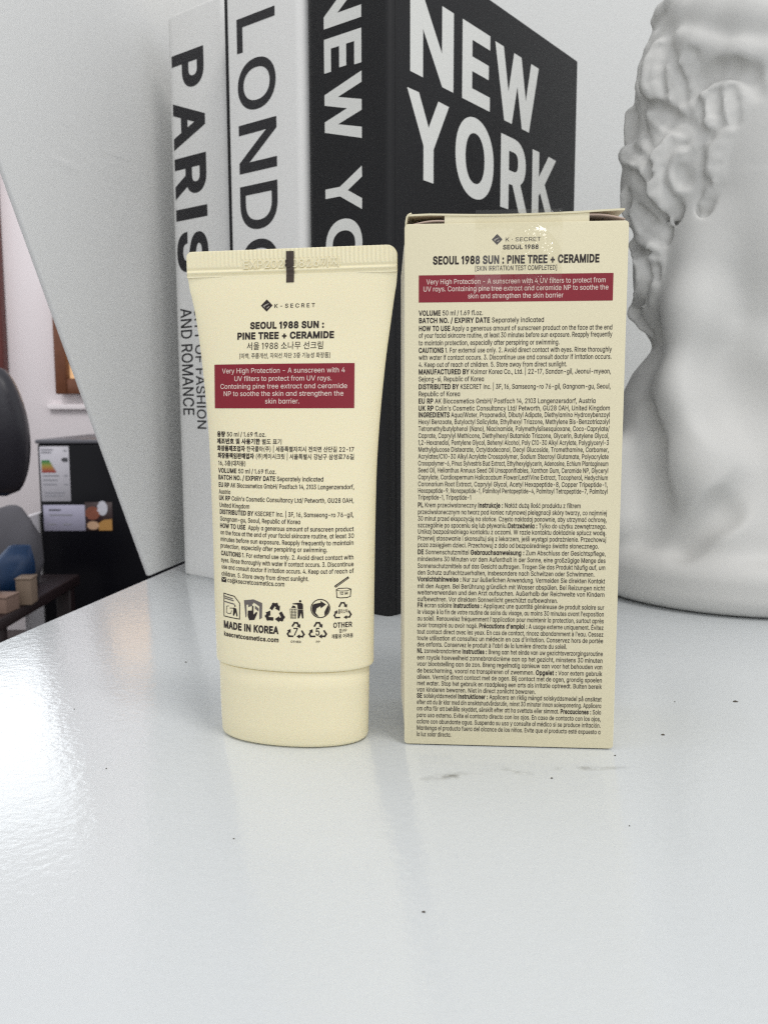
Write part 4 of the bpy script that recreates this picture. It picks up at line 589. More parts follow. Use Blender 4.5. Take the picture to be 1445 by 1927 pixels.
# ---------------------------------------------------------------- materials
M = {}
M['wall'] = mat('wall_paint', (0.68, 0.685, 0.675), 0.6, 0.3, bump=[(25, 0.06, 0.003), (420, 0.10, 0.0005)])
M['far_wall'] = mat('far_wall_paint', (0.83, 0.775, 0.785), 0.7, 0.3, bump=[(12, 0.1, 0.01)], noise=(3, 0.02))
M['floor'] = mat('dark_floor', (0.05, 0.035, 0.033), 0.4, 0.5, noise=(8, 0.3))
M['black_cover'] = mat('black_book_paper', (0.0095, 0.0095, 0.0108), 0.58, 0.28, bump=[(1800, 0.12, 0.0002)], noise=(30, 0.12))
M['white_cover'] = mat('white_book_paper', (0.74, 0.735, 0.72), 0.55, 0.35, bump=[(1800, 0.1, 0.0002)], noise=(25, 0.015))
M['pages'] = mat('book_pages', (0.75, 0.72, 0.64), 0.8, 0.2)
M['ink_black'] = mat('black_print', (0.016, 0.015, 0.018), 0.5, 0.4)
M['ink_white'] = mat('white_print', (0.70, 0.70, 0.67), 0.5, 0.3)
M['ink_brown'] = mat('dark_brown_print', (0.022, 0.014, 0.012), 0.5, 0.35)
M['ink_grey'] = mat('grey_print', (0.14, 0.12, 0.11), 0.5, 0.35)
M['ink_pale'] = mat('pale_grey_print', (0.36, 0.33, 0.28), 0.5, 0.35)
M['stripe'] = mat('dark_stripe_print', (0.045, 0.028, 0.018), 0.4, 0.5)
M['ink_red'] = mat('crimson_print', (0.23, 0.006, 0.018), 0.42, 0.4, noise=(60, 0.05))
M['ink_pink'] = mat('pale_print_on_crimson', (0.80, 0.66, 0.58), 0.5, 0.3)
M['tube'] = mat('cream_plastic', (0.865, 0.785, 0.54), 0.42, 0.35, bump=[(700, 0.05, 0.0003)], noise=(14, 0.015), sss=0.12)
M['carton'] = mat('cream_card', (0.75, 0.685, 0.48), 0.5, 0.35, bump=[(900, 0.07, 0.0003), (50, 0.05, 0.0012)], noise=(45, 0.02))
M['card_edge'] = mat('raw_card_edge', (0.80, 0.755, 0.63), 0.7, 0.2)
M['card_inside'] = mat('raw_card_inside', (0.52, 0.40, 0.33), 0.8, 0.2)
M['plaster'] = mat('white_plaster', (0.59, 0.585, 0.565), 0.55, 0.3, bump=[(120, 0.10, 0.0012), (700, 0.12, 0.0004)], noise=(26, 0.06))

def table_material():
    m = mat('white_laminate', (0.66, 0.685, 0.695), 0.15, 0.5, bump=[(480, 0.14, 0.0005), (150, 0.08, 0.0008)])
    nt = m.node_tree; p = nt.nodes['Principled BSDF']
    tc = nt.nodes.new('ShaderNodeTexCoord')
    col = (0.66, 0.685, 0.695, 1); cur = None
    # worn scuffs and finger marks, each with a place of its own on the sheet
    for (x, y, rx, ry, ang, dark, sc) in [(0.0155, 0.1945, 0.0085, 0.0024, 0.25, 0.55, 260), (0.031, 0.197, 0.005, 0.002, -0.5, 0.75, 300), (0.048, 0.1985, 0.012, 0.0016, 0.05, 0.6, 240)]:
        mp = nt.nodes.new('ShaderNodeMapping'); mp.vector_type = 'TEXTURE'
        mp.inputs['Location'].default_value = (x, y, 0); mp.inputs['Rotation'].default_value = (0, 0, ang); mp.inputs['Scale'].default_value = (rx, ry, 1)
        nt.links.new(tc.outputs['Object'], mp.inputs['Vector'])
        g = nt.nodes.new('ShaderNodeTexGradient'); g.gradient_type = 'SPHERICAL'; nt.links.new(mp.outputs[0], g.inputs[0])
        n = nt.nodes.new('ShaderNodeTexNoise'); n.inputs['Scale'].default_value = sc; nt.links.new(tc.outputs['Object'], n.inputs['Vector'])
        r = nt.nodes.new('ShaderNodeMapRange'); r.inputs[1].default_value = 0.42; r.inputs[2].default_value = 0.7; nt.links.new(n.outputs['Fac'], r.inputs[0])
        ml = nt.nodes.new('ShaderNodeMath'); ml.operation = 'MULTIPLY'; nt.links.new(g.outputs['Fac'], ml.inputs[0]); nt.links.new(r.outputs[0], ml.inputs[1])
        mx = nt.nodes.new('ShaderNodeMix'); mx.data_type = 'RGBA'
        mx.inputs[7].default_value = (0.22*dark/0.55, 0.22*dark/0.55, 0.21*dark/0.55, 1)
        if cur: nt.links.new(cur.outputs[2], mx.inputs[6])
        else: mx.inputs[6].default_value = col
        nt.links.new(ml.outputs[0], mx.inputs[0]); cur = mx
    nt.links.new(cur.outputs[2], p.inputs['Base Color'])
    # roughness wanders a little: hand-wiped surface
    n = nt.nodes.new('ShaderNodeTexNoise'); n.inputs['Scale'].default_value = 14; nt.links.new(tc.outputs['Object'], n.inputs['Vector'])
    r = nt.nodes.new('ShaderNodeMapRange'); r.inputs[3].default_value = 0.13; r.inputs[4].default_value = 0.19; nt.links.new(n.outputs['Fac'], r.inputs[0]); nt.links.new(r.outputs[0], p.inputs['Roughness'])
    return m
M['table'] = table_material()

# ---------------------------------------------------------------- large structure: tabletop and walls
wa = R(79.0); wd = Vector((math.cos(wa), math.sin(wa), 0)); wn = Vector((-math.sin(wa), math.cos(wa), 0))   # wn points away from the table
w0 = Vector((-0.11704, 0.4338, 0))
c_back = w0 + wd*0.30; bd = Vector((wd.y, -wd.x, 0))
e0 = w0 - wd*0.75; e1 = c_back + wd*0.02; f0 = e0 + bd*1.1; f1 = e1 + bd*1.1
tv = [e0, f0, f1, e1]
V = [(p.x, p.y, 0) for p in tv] + [(p.x, p.y, -0.03) for p in tv]
tbl = bevel_obj('table', (V, [(0, 1, 2, 3), (7, 6, 5, 4), (0, 4, 5, 1), (1, 5, 6, 2), (2, 6, 7, 3), (3, 7, 4, 0)]), M['table'], 0.0015)
tag(tbl, 'glossy white tabletop carrying the tube, carton, books and plaster bust', 'table')

def side_wall():
    # plaster wall along the table edge; its free end is cut on a slant
    t = 0.0025
    P = [(0.0, 0.0), (0.30, 0.0), (0.30, 0.75), (-0.4606, 0.75)]   # (along the wall, height): the slanted end runs from the foot at 0 up and towards the viewer
    n = 1
    V = []; 
    for off in (0, t):
        for a, z in P:
            q = w0 + wd*a + wn*(off+0.0006); V.append((q.x, q.y, z+0.0002))
    F = [(0, 1, 2, 3), (7, 6, 5, 4), (0, 4, 5, 1), (1, 5, 6, 2), (2, 6, 7, 3), (3, 7, 4, 0)]
    o = bevel_obj('side_wall', (V, F), M['wall_left'], 0.0008, seg=2)
    return tag(o, 'pale grey plaster wall with slanted free end left of the books', 'wall', kind='structure')
def wall_left_material():
    m = mat('wall_paint_patched_lit', (0.79, 0.79, 0.78), 0.6, 0.3, bump=[(25, 0.06, 0.003), (420, 0.10, 0.0005)], noise=(9, 0.02))  # back wall's paint, lightened in colour to stand in for missing light
    # a patched, flaking spot half way along: stronger relief inside two small ellipses
    nt = m.node_tree; p = nt.nodes['Principled BSDF']
    prev = p.inputs['Normal'].links[0].from_node
    tc = nt.nodes.new('ShaderNodeTexCoord')
    for (along, z, rx, rz, sc, st) in [(-0.028, 0.196, 0.05, 0.010, 70, 0.16), (-0.052, 0.184, 0.025, 0.004, 45, 0.25), (-0.02, 0.165, 0.06, 0.02, 90, 0.05)]:
        q = w0 + wd*along
        mp = nt.nodes.new('ShaderNodeMapping'); mp.vector_type = 'TEXTURE'
        mp.inputs['Location'].default_value = (q.x, q.y, z); mp.inputs['Rotation'].default_value = (0, 0, wa); mp.inputs['Scale'].default_value = (rx, 0.03, rz)
        nt.links.new(tc.outputs['Object'], mp.inputs['Vector'])
        g = nt.nodes.new('ShaderNodeTexGradient'); g.gradient_type = 'SPHERICAL'; nt.links.new(mp.outputs[0], g.inputs[0])
        n = nt.nodes.new('ShaderNodeTexNoise'); n.inputs['Scale'].default_value = sc; n.inputs['Detail'].default_value = 6
        mp2 = nt.nodes.new('ShaderNodeMapping'); mp2.inputs['Scale'].default_value = (0.35, 0.35, 1.6); nt.links.new(tc.outputs['Object'], mp2.inputs['Vector']); nt.links.new(mp2.outputs[0], n.inputs['Vector'])
        rr = nt.nodes.new('ShaderNodeMapRange'); rr.inputs[1].default_value = 0.5; rr.inputs[2].default_value = 0.58; nt.links.new(n.outputs['Fac'], rr.inputs[0])
        ml = nt.nodes.new('ShaderNodeMath'); ml.operation = 'MULTIPLY'; nt.links.new(g.outputs['Fac'], ml.inputs[0]); nt.links.new(rr.outputs[0], ml.inputs[1])
        b = nt.nodes.new('ShaderNodeBump'); b.inputs['Strength'].default_value = st; b.inputs['Distance'].default_value = 0.0012
        nt.links.new(ml.outputs[0], b.inputs['Height']); nt.links.new(prev.outputs[0], b.inputs['Normal']); prev = b
    nt.links.new(prev.outputs[0], p.inputs['Normal'])
    return m
M['wall_left'] = wall_left_material()
side_wall()
q0 = c_back - bd*0.02; q1 = c_back + bd*1.1
V = [(p.x, p.y, z) for off in (0, 0.02) for p, z in ((q0+wd*off, 0.0003), (q1+wd*off, 0.0003), (q1+wd*off, 0.75), (q0+wd*off, 0.75))]
tag(mesh_obj('back_wall', V, [(0, 1, 2, 3), (7, 6, 5, 4), (0, 4, 5, 1), (1, 5, 6, 2), (2, 6, 7, 3), (3, 7, 4, 0)], M['wall']), 'pale grey wall behind the books and bust', 'wall', kind='structure')

# ---------------------------------------------------------------- books
BO = Vector((0.002592, 0.347347, 0)); BY = R(52.5-90)      # book frame: x along the spines (to the right), y into the depth of the covers
def book_frame(o): o.location = BO; o.rotation_euler.z = BY
def spine_section(x0, x1, rL, rR, y0=0.0, n=8):
    """plan outline of a spine front, left to right, with rounded corners rL, rR (mm)"""
    P = []
    for i in range(n+1):
        a = math.pi - (math.pi/2)*i/n; P.append((x0+rL+rL*math.cos(a), y0+rL-rL*math.sin(a)))
    for i in range(n+1):
        a = math.pi/2 - (math.pi/2)*i/n; P.append((x1-rR+rR*math.cos(a), y0+rR-rR*math.sin(a)))
    return P
def wrap(x0, x1, rL, rR, y0):
    """map (lateral, z) in mm to the rounded spine front, slightly proud"""
    def f(x, z, off=0.10):
        y = y0
        if x < x0+rL: t = min(1, (x0+rL-x)/rL); y = y0+rL-rL*math.sqrt(max(0, 1-t*t))
        if x > x1-rR: t = min(1, (x-x1+rR)/rR); y = y0+rR-rR*math.sqrt(max(0, 1-t*t))
        return Vector((x*MM, (y-off)*MM, z*MM))
    return f
def make_book(label, x0, x1, rL, rR, y0, depth, height, cover_mat, groove=False, back_mat=None):
    root = thing('book', label, 'book', group='oversized city books standing in a row'); book_frame(root)
    t = 2.6
    out = spine_section(x0, x1, rL, rR, y0)
    inn = [(min(max(x, x0+t), x1-t), max(y, y0+t)) for x, y in out]
    n = len(out)
    # spine: shell with rounded foot and head
    zs = [(0.0, 1.2), (0.35, 0.35), (1.2, 0.0), (height-1.2, 0.0), (height-0.35, 0.35), (height, 1.2)]
    V = []; F = []
    cx, cy = (x0+x1)/2, y0+6
    for z, ins in zs:
        for x, y in out:
            dx, dy = cx-x, cy-y; l = math.hypot(dx, dy); V.append(((x+dx/l*ins)*MM, (y+dy/l*ins)*MM, z*MM))
    for k in range(len(zs)-1):
        for i in range(n-1): F.append((k*n+i, k*n+i+1, (k+1)*n+i+1, (k+1)*n+i))
    b = len(V)
    for z in (0, height): V += [(x*MM, y*MM, z*MM) for x, y in inn]
    for i in range(n-1):
        F.append((b+i+1, b+i, b+n+i, b+n+i+1)); F.append((i+1, i, b+i, b+i+1)); F.append(((len(zs)-1)*n+i, (len(zs)-1)*n+i+1, b+n+i+1, b+n+i))
    mesh_obj('spine', V, F, cover_mat, root, smooth=True).data.set_sharp_from_angle(angle=R(40))
    for side, xa, xb in (('front', x1-t, x1), ('back', x0-(1.1 if back_mat else 0), x0+(-0.02 if back_mat else t))):
        r = rR if side == 'front' else (0.2 if back_mat else rL)
        o = bevel_obj('cover', box(xa*MM, xb*MM, (y0+r+(0.6 if groove else 0.05))*MM, (y0+depth)*MM, 0.0, height*MM), cover_mat if side == 'front' or not back_mat else back_mat, 0.0009, root)
    bevel_obj('page_block', box((x0+t+0.2)*MM, (x1-t-0.2)*MM, (y0+t+1)*MM, (y0+depth-3)*MM, 2.5*MM, (height-3)*MM), M['pages'], 0.0004, root, seg=1)
    return root

# black New York book
ny = make_book('black hardback book with NEW YORK in white on its cover and spine', -43.6, 0.0, 5.0, 3.2, 0.0, 160, 260.5, M['black_cover'], groove=True)
ink = Ink(lambda x, z: Vector((0.10*MM, x*MM, z*MM)))
for ch, a, b, c, d in [('N', 12.9, 43.5, 214.0, 245.0), ('E', 50.2, 72.8, 213.8, 245.2), ('W', 76.9, 117.6, 213.4, 244.6),
                       ('Y', 10.9, 40.3, 175.0, 207.7), ('O', 45.4, 76.7, 174.6, 208.3), ('R', 83.0, 108.5, 175.2, 207.3), ('K', 112.9, 137.5, 175.2, 206.8)]:
    ink.fit(ch, a, b, c, d, 0.034, 0.024)
ink.build('cover_lettering', M['ink_white'], ny)
ink = Ink(wrap(-43.6, 0, 5.0, 3.2, 0.0))
for ch, a, b in [('N', 233.0, 250.5), ('E', 216.4, 229.1), ('W', 188.6, 213.5), ('Y', 161.9, 178.3), ('O', 139.5, 159.4), ('R', 120.5, 135.8), ('K', 102.0, 117.5)]:
    ink.fit(ch, -32.6, -13.6, a, b, 0.026, 0.024, rot=True)
ink.build('spine_lettering', M['ink_white'], ny)
# white London book
lo = make_book('white hardback book with LONDON down its spine, between two books', -88.7, -43.9, 2.0, 4.5, 0.0, 160, 262.0, M['white_cover'], back_mat=M['black_cover'])
ink = Ink(wrap(-88.7, -43.9, 2.0, 4.5, 0.0))
for ch, a, b in [('L', 235.1, 249.0), ('O', 210.6, 231.3), ('N', 185.4, 205.6), ('D', 161.2, 180.0), ('O', 136.2, 157.0), ('N', 111.2, 131.2)]:
    ink.fit(ch, -82.0, -59.4, a, b, 0.012, 0.012, rot=True)
ink.build('spine_lettering', M['ink_black'], lo)
# white Paris book
pa = make_book('white hardback book with rounded spine lettered PARIS, outermost by the wall', -144.2, -100.0, 8.5, 4.0, 10.0, 150, 268.0, M['white_cover'])
ink = Ink(lambda x, z: Vector((x, 0, z)))
for ch, a, b in [('P', 233.3, 249.7), ('A', 206.8, 228.2), ('R', 183.9, 202.8), ('I', 173.9, 179.2), ('S', 149.6, 168.4)]:
    ink.fit(ch, -137.4, -114.8, a, b, 0.030, 0.030, rot=True)
def down_line(ink, text, xb, xc, za, zb, w):
    g = []; x = 0
    for ch in text:
        g.append((ch, x)); x += GLYPH[ch][0]
    sx = (za-zb)/x; sy = (xc-xb)/CAPH
    for ch, gx in g:
        V, T = tri_glyph(ch, w); ink.add([(xb+py*sy, za-(gx+px)*sx) for px, py in V], T)
down_line(ink, 'AND ROMANCE', -136.2, -128.2, 132.6, 80.4, 0.008)
down_line(ink, 'CITY OF FASHION', -126.0, -119.6, 132.6, 73.6, 0.008)
ink.build_wrapped('spine_lettering', M['ink_black'], pa, [-144.2+8.5*k/12 for k in range(1, 13)], wrap(-144.2, -100.0, 8.5, 4.0, 10.0))

# ---------------------------------------------------------------- carton
BXO = Vector((BOXD['origin'][0]*MM, BOXD['origin'][1]*MM, 0)); BXY = R(BOXD['yaw'])
ct = thing('carton', 'cream cardboard sunscreen carton with crimson banner, standing right of the tube', 'carton', BXO, BXY)
W_, D_, H_ = 52.1, 36.0, 128.0
# front panel: gently bowed card sheet with thickness
def grid_panel(f, nu, nv):
    V = [f(i/nu, j/nv) for j in range(nv+1) for i in range(nu+1)]
    F = [(j*(nu+1)+i, j*(nu+1)+i+1, (j+1)*(nu+1)+i+1, (j+1)*(nu+1)+i) for j in range(nv) for i in range(nu)]
    return V, F
def rounded_rect(x0, x1, z0, z1, r, n=5):
    P = []
    for cx, cz, a0 in ((x1-r, z0+r, -90), (x1-r, z1-r, 0), (x0+r, z1-r, 90), (x0+r, z0+r, 180)):
        for i in range(n+1):
            a = R(a0+90*i/n); P.append((cx+r*math.cos(a), cz+r*math.sin(a)))
    return P
P = rounded_rect(0, W_, 0.28, H_, 0.9)
V, F = prism([(x*MM, z*MM) for x, z in P], 0.0, 0.42*MM)
o = bevel_obj('front_panel', (V, F), M['carton'], 0.00012, ct, seg=2)
# side panels bow outwards, pale folded edge towards the viewer
def side_panel(x_in, sgn, bulge):
    n = 10; out = []
    for i in range(n+1):
        t = i/n; out.append((x_in+sgn*(bulge*math.sin(math.pi*min(1, t*1.0))**0.7), 0.75+t*(D_-1.2)))
    inn = [(x-sgn*0.45, y) for x, y in out]
    pl = out+inn[::-1]
    if sgn > 0: pl = pl[::-1]
    nn = len(pl); V = []; F = []
    zz = [0.6, 3.0, 9.0, 60, 118, 124.5, 127.2]; k_ = [0.15, 0.7, 1, 1.0, 1, 0.7, 0.1]
    for z, k in zip(zz, k_):
        V += [((x_in+(x-x_in)*k)*MM, y*MM, z*MM) for x, y in pl]
    for a in range(len(zz)-1):
        for i in range(nn): F.append((a*nn+i, a*nn+(i+1) % nn, (a+1)*nn+(i+1) % nn, (a+1)*nn+i))
    F.append(tuple(range(nn))[::-1]); F.append(tuple((len(zz)-1)*nn+i for i in range(nn)))
    return mesh_obj('side_panel', V, F, M['card_edge'] if sgn < 0 else M['carton'], ct, smooth=True)
side_panel(0.75, -1, 2.45); side_panel(W_-0.6, 1, 0.5)
bevel_obj('back_panel', box(0.5*MM, (W_-0.5)*MM, (D_-0.4)*MM, D_*MM, 0.3*MM, 128.5*MM), M['carton'], 0.00012, ct, seg=1)
bevel_obj('bottom_panel', box(0.8*MM, (W_-0.8)*MM, 1.6*MM, (D_-0.6)*MM, 0.02*MM, 0.5*MM), M['carton'], 0.0001, ct, seg=1)
# lid: top sheet that rises a little behind the front edge, with its tuck lip in the middle
def lid(u, v):
    x = 0.6+(W_-1.5)*u; y = 0.75+(D_-1.2)*v
    z = 130.35+0.5*math.sin(math.pi*v)+0.25*math.cos(6*u+0.4)+(0.3*max(0, u-0.80)/0.2*(1-v))-0.25*max(0, 0.1-u)/0.1
    return (x*MM, y*MM, z*MM)
V, F = grid_panel(lid, 28, 8)
nb = len(V); V += [(x, y, z-0.42*MM) for x, y, z in V]; F += [tuple(nb+i for i in f[::-1]) for f in F]
nu, nv = 28, 8
rim = [i for i in range(nu+1)]+[j*(nu+1)+nu for j in range(1, nv+1)]+[nv*(nu+1)+i for i in range(nu-1, -1, -1)]+[j*(nu+1) for j in range(nv-1, 0, -1)]
F += [(rim[i], nb+rim[i], nb+rim[(i+1) % len(rim)], rim[(i+1) % len(rim)]) for i in range(len(rim))]
mesh_obj('lid', V, F, M['carton'], ct, smooth=True).data.set_sharp_from_angle(angle=R(40))
def lip(u, v):
    x = 9.4+(43.1-9.4)*u; fold = (1-v)
    z = 118.0+12.3*v+0.2*math.cos(6*(x-0.6)/(W_-1)+0.4)*v
    y = 0.72+0.35*max(0, v-0.80)/0.2
    return (x*MM, y*MM, z*MM)
V, F = grid_panel(lip, 24, 10); mesh_obj('tuck_lip', V, F, M['carton'], ct, smooth=True)
# curled side ends of the lid and the dust flaps seen in the two corner gaps
V = []; F = []
prof = [(0.05, 126.6), (0.1, 128.6), (0.35, 129.9), (0.95, 130.55), (1.6, 130.75)]
for y in (0.72, 2.6, 9, 20, 34): V += [(x*MM, y*MM, z*MM) for x, z in prof]
k = len(prof)
for a in range(4):
    for i in range(k-1): F.append((a*k+i, a*k+i+1, (a+1)*k+i+1, (a+1)*k+i))
oo = mesh_obj('lid_fold', V, F, M['carton'], ct, smooth=True); sm = oo.modifiers.new('thickness', 'SOLIDIFY'); sm.thickness = 0.4*MM
def flap(x0, x1, z0, z1, name='dust_flap'):
    def f(u, v):
        x = x0+(x1-x0)*u; z = z0+(z1-z0)*u+0.5*math.sin(math.pi*u)-0.2*v
        return (x*MM, (1.0+18*v)*MM, z*MM)
    V, F = grid_panel(f, 10, 4); o = mesh_obj(name, V, F, M['card_inside'], ct, smooth=True); s_ = o.modifiers.new('thickness', 'SOLIDIFY'); s_.thickness = 0.4*MM
flap(0.9, 10.5, 127.9, 128.9); flap(W_-0.8, 41.5, 128.3, 129.4)
# print
fb = lambda x, z: Vector((x*MM, -0.035*MM, z*MM))
fb2 = lambda x, z: Vector((x*MM, -0.065*MM, z*MM))
ib = Ink(fb); ib.grid(BOXM['band'][0][0], BOXM['band'][1][0], BOXM['band'][0][1], BOXM['band'][1][1], 2); ib.build('banner', M['ink_red'], ct)
ik, iw = Ink(fb), Ink(fb2)
for x0, x1, z, cap, t, w, c in BOXH: (ik if c == 'k' else iw).line(t, x0, x1, z, cap, w*0.8)
for x0, x1, z, t in BOXB: ik.line(t, x0, x1, z, 1.14, 0.010, 0.030)
ik.build('lettering', M['ink_brown'], ct); iw.build('banner_lettering', M['ink_pink'], ct)
def logo(f1, f2, r, parent):
    x0, z0, x1, z1 = r; cx, cz, a, b = (x0+x1)/2, (z0+z1)/2, (x1-x0)/2, (z1-z0)/2
    L = Ink(f1); L.poly([(cx-a, cz), (cx, cz-b), (cx+a, cz), (cx, cz+b)])
    # pale swoosh cut through the diamond
    L.build('diamond_logo', M['ink_brown'], parent)
    Sx = Ink(f2)
    Sx.poly([(cx-a*0.62, cz-b*0.06), (cx-a*0.2, cz+b*0.18), (cx+a*0.25, cz+b*0.34), (cx+a*0.42, cz+b*0.30), (cx+a*0.0, cz+b*0.06), (cx-a*0.32, cz-b*0.12), (cx-a*0.28, cz-b*0.34), (cx-a*0.5, cz-b*0.22)])
    Sx.poly([(cx-a*0.05, cz-b*0.42), (cx+a*0.4, cz-b*0.10), (cx+a*0.52, cz-b*0.16), (cx+a*0.1, cz-b*0.52)])
    Sx.build('logo_swoosh', M['ink_pale'], parent)
logo(fb, fb2, BOXM['logo'][0]+BOXM['logo'][1], ct)
# clear seal tape, wrinkled towards its right half
def tape_material():
    m = bpy.data.materials.new('clear_tape'); m.use_nodes = True; nt = m.node_tree
    for n in list(nt.nodes): nt.nodes.remove(n)
    o = nt.nodes.new('ShaderNodeOutputMaterial'); mx = nt.nodes.new('ShaderNodeMixShader'); tr = nt.nodes.new('ShaderNodeBsdfTransparent'); gl = nt.nodes.new('ShaderNodeBsdfGlossy')
    tr.inputs[0].default_value = (0.98, 0.975, 0.95, 1); gl.inputs['Roughness'].default_value = 0.06
    tc = nt.nodes.new('ShaderNodeTexCoord'); n = nt.nodes.new('ShaderNodeTexNoise'); n.inputs['Scale'].default_value = 420; n.inputs['Detail'].default_value = 2
    nt.links.new(tc.outputs['Object'], n.inputs['Vector'])
    mp = nt.nodes.new('ShaderNodeMapping'); mp.vector_type = 'TEXTURE'; mp.inputs['Location'].default_value = (0.0305, 0, 0.1160); mp.inputs['Scale'].default_value = (0.0078, 0.02, 0.0118); mp.inputs['Rotation'].default_value = (0, R(-12), 0)
    nt.links.new(tc.outputs['Object'], mp.inputs['Vector']); g = nt.nodes.new('ShaderNodeTexGradient'); g.gradient_type = 'SPHERICAL'; nt.links.new(mp.outputs[0], g.inputs[0])
    ml = nt.nodes.new('ShaderNodeMath'); ml.operation = 'MULTIPLY'; nt.links.new(n.outputs['Fac'], ml.inputs[0]); nt.links.new(g.outputs['Fac'], ml.inputs[1])
    b = nt.nodes.new('ShaderNodeBump'); b.inputs['Strength'].default_value = 1.0; b.inputs['Distance'].default_value = 0.008
    nt.links.new(ml.outputs[0], b.inputs['Height'])
    nt.links.new(b.outputs[0], gl.inputs['Normal'])
    mx.inputs[0].default_value = 0.045; nt.links.new(tr.outputs[0], mx.inputs[1]); nt.links.new(gl.outputs[0], mx.inputs[2]); nt.links.new(mx.outputs[0], o.inputs[0])
    return m
M['tape'] = tape_material()
ta, tb = BOXM['tape']
TP = [(-0.17, ta[1], 0), (-0.17, 127.9, 0), (0.2, 128.3, 0), (0.5, 129.2, 0), (0.62, 130.3, 0), (1.2, 131.15, 0), (8.0, 131.6, 0)]
nx = 60; V = []; F = []
for (y, z, _) in TP:
    for i in range(nx+1):
        x = ta[0]+(tb[0]-ta[0])*i/nx; wv = 0.025*math.sin(x*3)+0.015*math.sin(x*7+1)
        V.append((x*MM, (y-(0.10+abs(wv) if z > 128 else 0))*MM, (z+(wv if z > 129 else 0))*MM))
for a in range(len(TP)-1):
    for i in range(nx): F.append((a*(nx+1)+i, a*(nx+1)+i+1, (a+1)*(nx+1)+i+1, (a+1)*(nx+1)+i))
mesh_obj('clear_tape', V, F, M['tape'], ct, smooth=True)

# ---------------------------------------------------------------- tube
tu = thing('sunscreen_tube', 'cream squeeze tube of sunscreen standing on its wide cap', 'tube', (-0.0235, 0.2222, 0), R(-11))
TZ = [t[0] for t in TUBE_T]; TA = [t[1] for t in TUBE_T]; TC_ = [t[2] for t in TUBE_T]
def lerp(z, K): return float(np.interp(z, TZ, K))
def smoothtab(z, K):
    return sum(lerp(z+d, K)*w for d, w in ((-4, 1), (-2, 2), (0, 3), (2, 2), (4, 1)))/9 if 27 < z < 114 else lerp(z, K)
def bdep(z): return 11.4 if z < 20 else 0.7+10.7*max(0.0, (117.5-z)/97.5)**0.9
EXN = 2.1
def tube_f(u, z, off=0.0):
    a = smoothtab(z, TA); c = smoothtab(z, TC_); b = bdep(z)
    t = min(1, abs((u-c)/a)); v = -b*(1-t**EXN)**(1/EXN)
    # soft squeeze dents
    v += 0.35*math.exp(-((u-9)/7)**2-((z-104)/7)**2) if v < -1 else 0
    return Vector((u*MM, (v-off)*MM, z*MM))
def section(z, a, c, b, n=160):
    out = []
    for i in range(n):
        th = 2*math.pi*i/n; cs, sn = math.cos(th), math.sin(th)
        u = c+a*math.copysign(abs(cs)**(2/EXN), cs); v = b*math.copysign(abs(sn)**(2/EXN), sn)
        out.append((u, v))
    return out
def loft(rings):
    V = []; F = []; n = len(rings[0][1])
    for z, ring in rings: V += [(x*MM, y*MM, z*MM) for x, y in ring]
    for k in range(len(rings)-1):
        for i in range(n): F.append((k*n+i, k*n+(i+1) % n, (k+1)*n+(i+1) % n, (k+1)*n+i))
    F.append(tuple(range(n))[::-1]); F.append(tuple((len(rings)-1)*n+i for i in range(n)))
    return V, F
rings = []
a19, c19 = TUBE_T[0][1], TUBE_T[0][2]
for z, k in ((19.75, 1.9), (19.78, 0.45), (19.9, 0.15), (20.15, 0.03), (20.6, 0.0)): rings.append((z, section(z, a19-k, c19, 11.4-k)))
z = 23.0
while z < 117.6:
    rings.append((z, [(u, v+(0.35*math.exp(-((u-9)/7)**2-((z-104)/7)**2) if v < -1 else 0)) for u, v in section(z, smoothtab(z, TA), smoothtab(z, TC_), bdep(z))]))
    z += 1.0
rings.append((117.6, section(117.6, lerp(117.6, TA), lerp(117.6, TC_), 0.72)))
V, F = loft(rings)
mesh_obj('tube_body', V, F, M['tube'], tu, smooth=True).data.set_sharp_from_angle(angle=R(60))
# crimped end: two pressed rules below, fine vertical ribs above, dated stamp between
def crimp_off(u, z):
    o = 0.0
    for g, w, d in ((118.05, 0.38, 0.30), (119.35, 0.38, 0.22)): o -= d*math.exp(-((z-g)/w)**2)
    o += 0.16*math.exp(-((z-118.7)/0.4)**2)
    if z > 119.9:
        k = min(1, (z-119.9)/0.4); st = min(1, max(0, (u+26)/16))
        if EXPD[0]-0.4 < u < EXPD[1]+0.4 and z < EXPD[2]+EXPD[3]*0.62: o += 0.05*k - 0.10
        else: o += 0.085*k*st*math.cos(2*math.pi*u/1.07)
    return o
zt = 123.95; xl, xr = lerp(121, TC_)-lerp(121, TA), lerp(121, TC_)+lerp(121, TA)
nu, nv = 520, 52; V = []; F = []
def crimp_uv(i, j):
    z = 117.5+(zt-117.5)*j/nv
    rl_, rr_ = 1.5, 2.6
    a, b = xl, xr
    if z > zt-rl_: a = xl+rl_-math.sqrt(max(0, rl_**2-(z-zt+rl_)**2))
    if z > zt-rr_: b = xr-rr_+math.sqrt(max(0, rr_**2-(z-zt+rr_)**2))
    return a+(b-a)*i/nu, z
for sgn in (-1, 1):
    for j in range(nv+1):
        for i in range(nu+1):
            u, z = crimp_uv(i, j); e = 0.62 if 0 < i < nu and j < nv else 0.28
            V.append((u*MM, sgn*(e+(crimp_off(u, z) if 1 < i < nu-1 else 0))*MM, z*MM))
nb = (nu+1)*(nv+1)
for j in range(nv):
    for i in range(nu):
        q = (j*(nu+1)+i, j*(nu+1)+i+1, (j+1)*(nu+1)+i+1, (j+1)*(nu+1)+i); F.append(q); F.append(tuple(nb+k for k in q[::-1]))
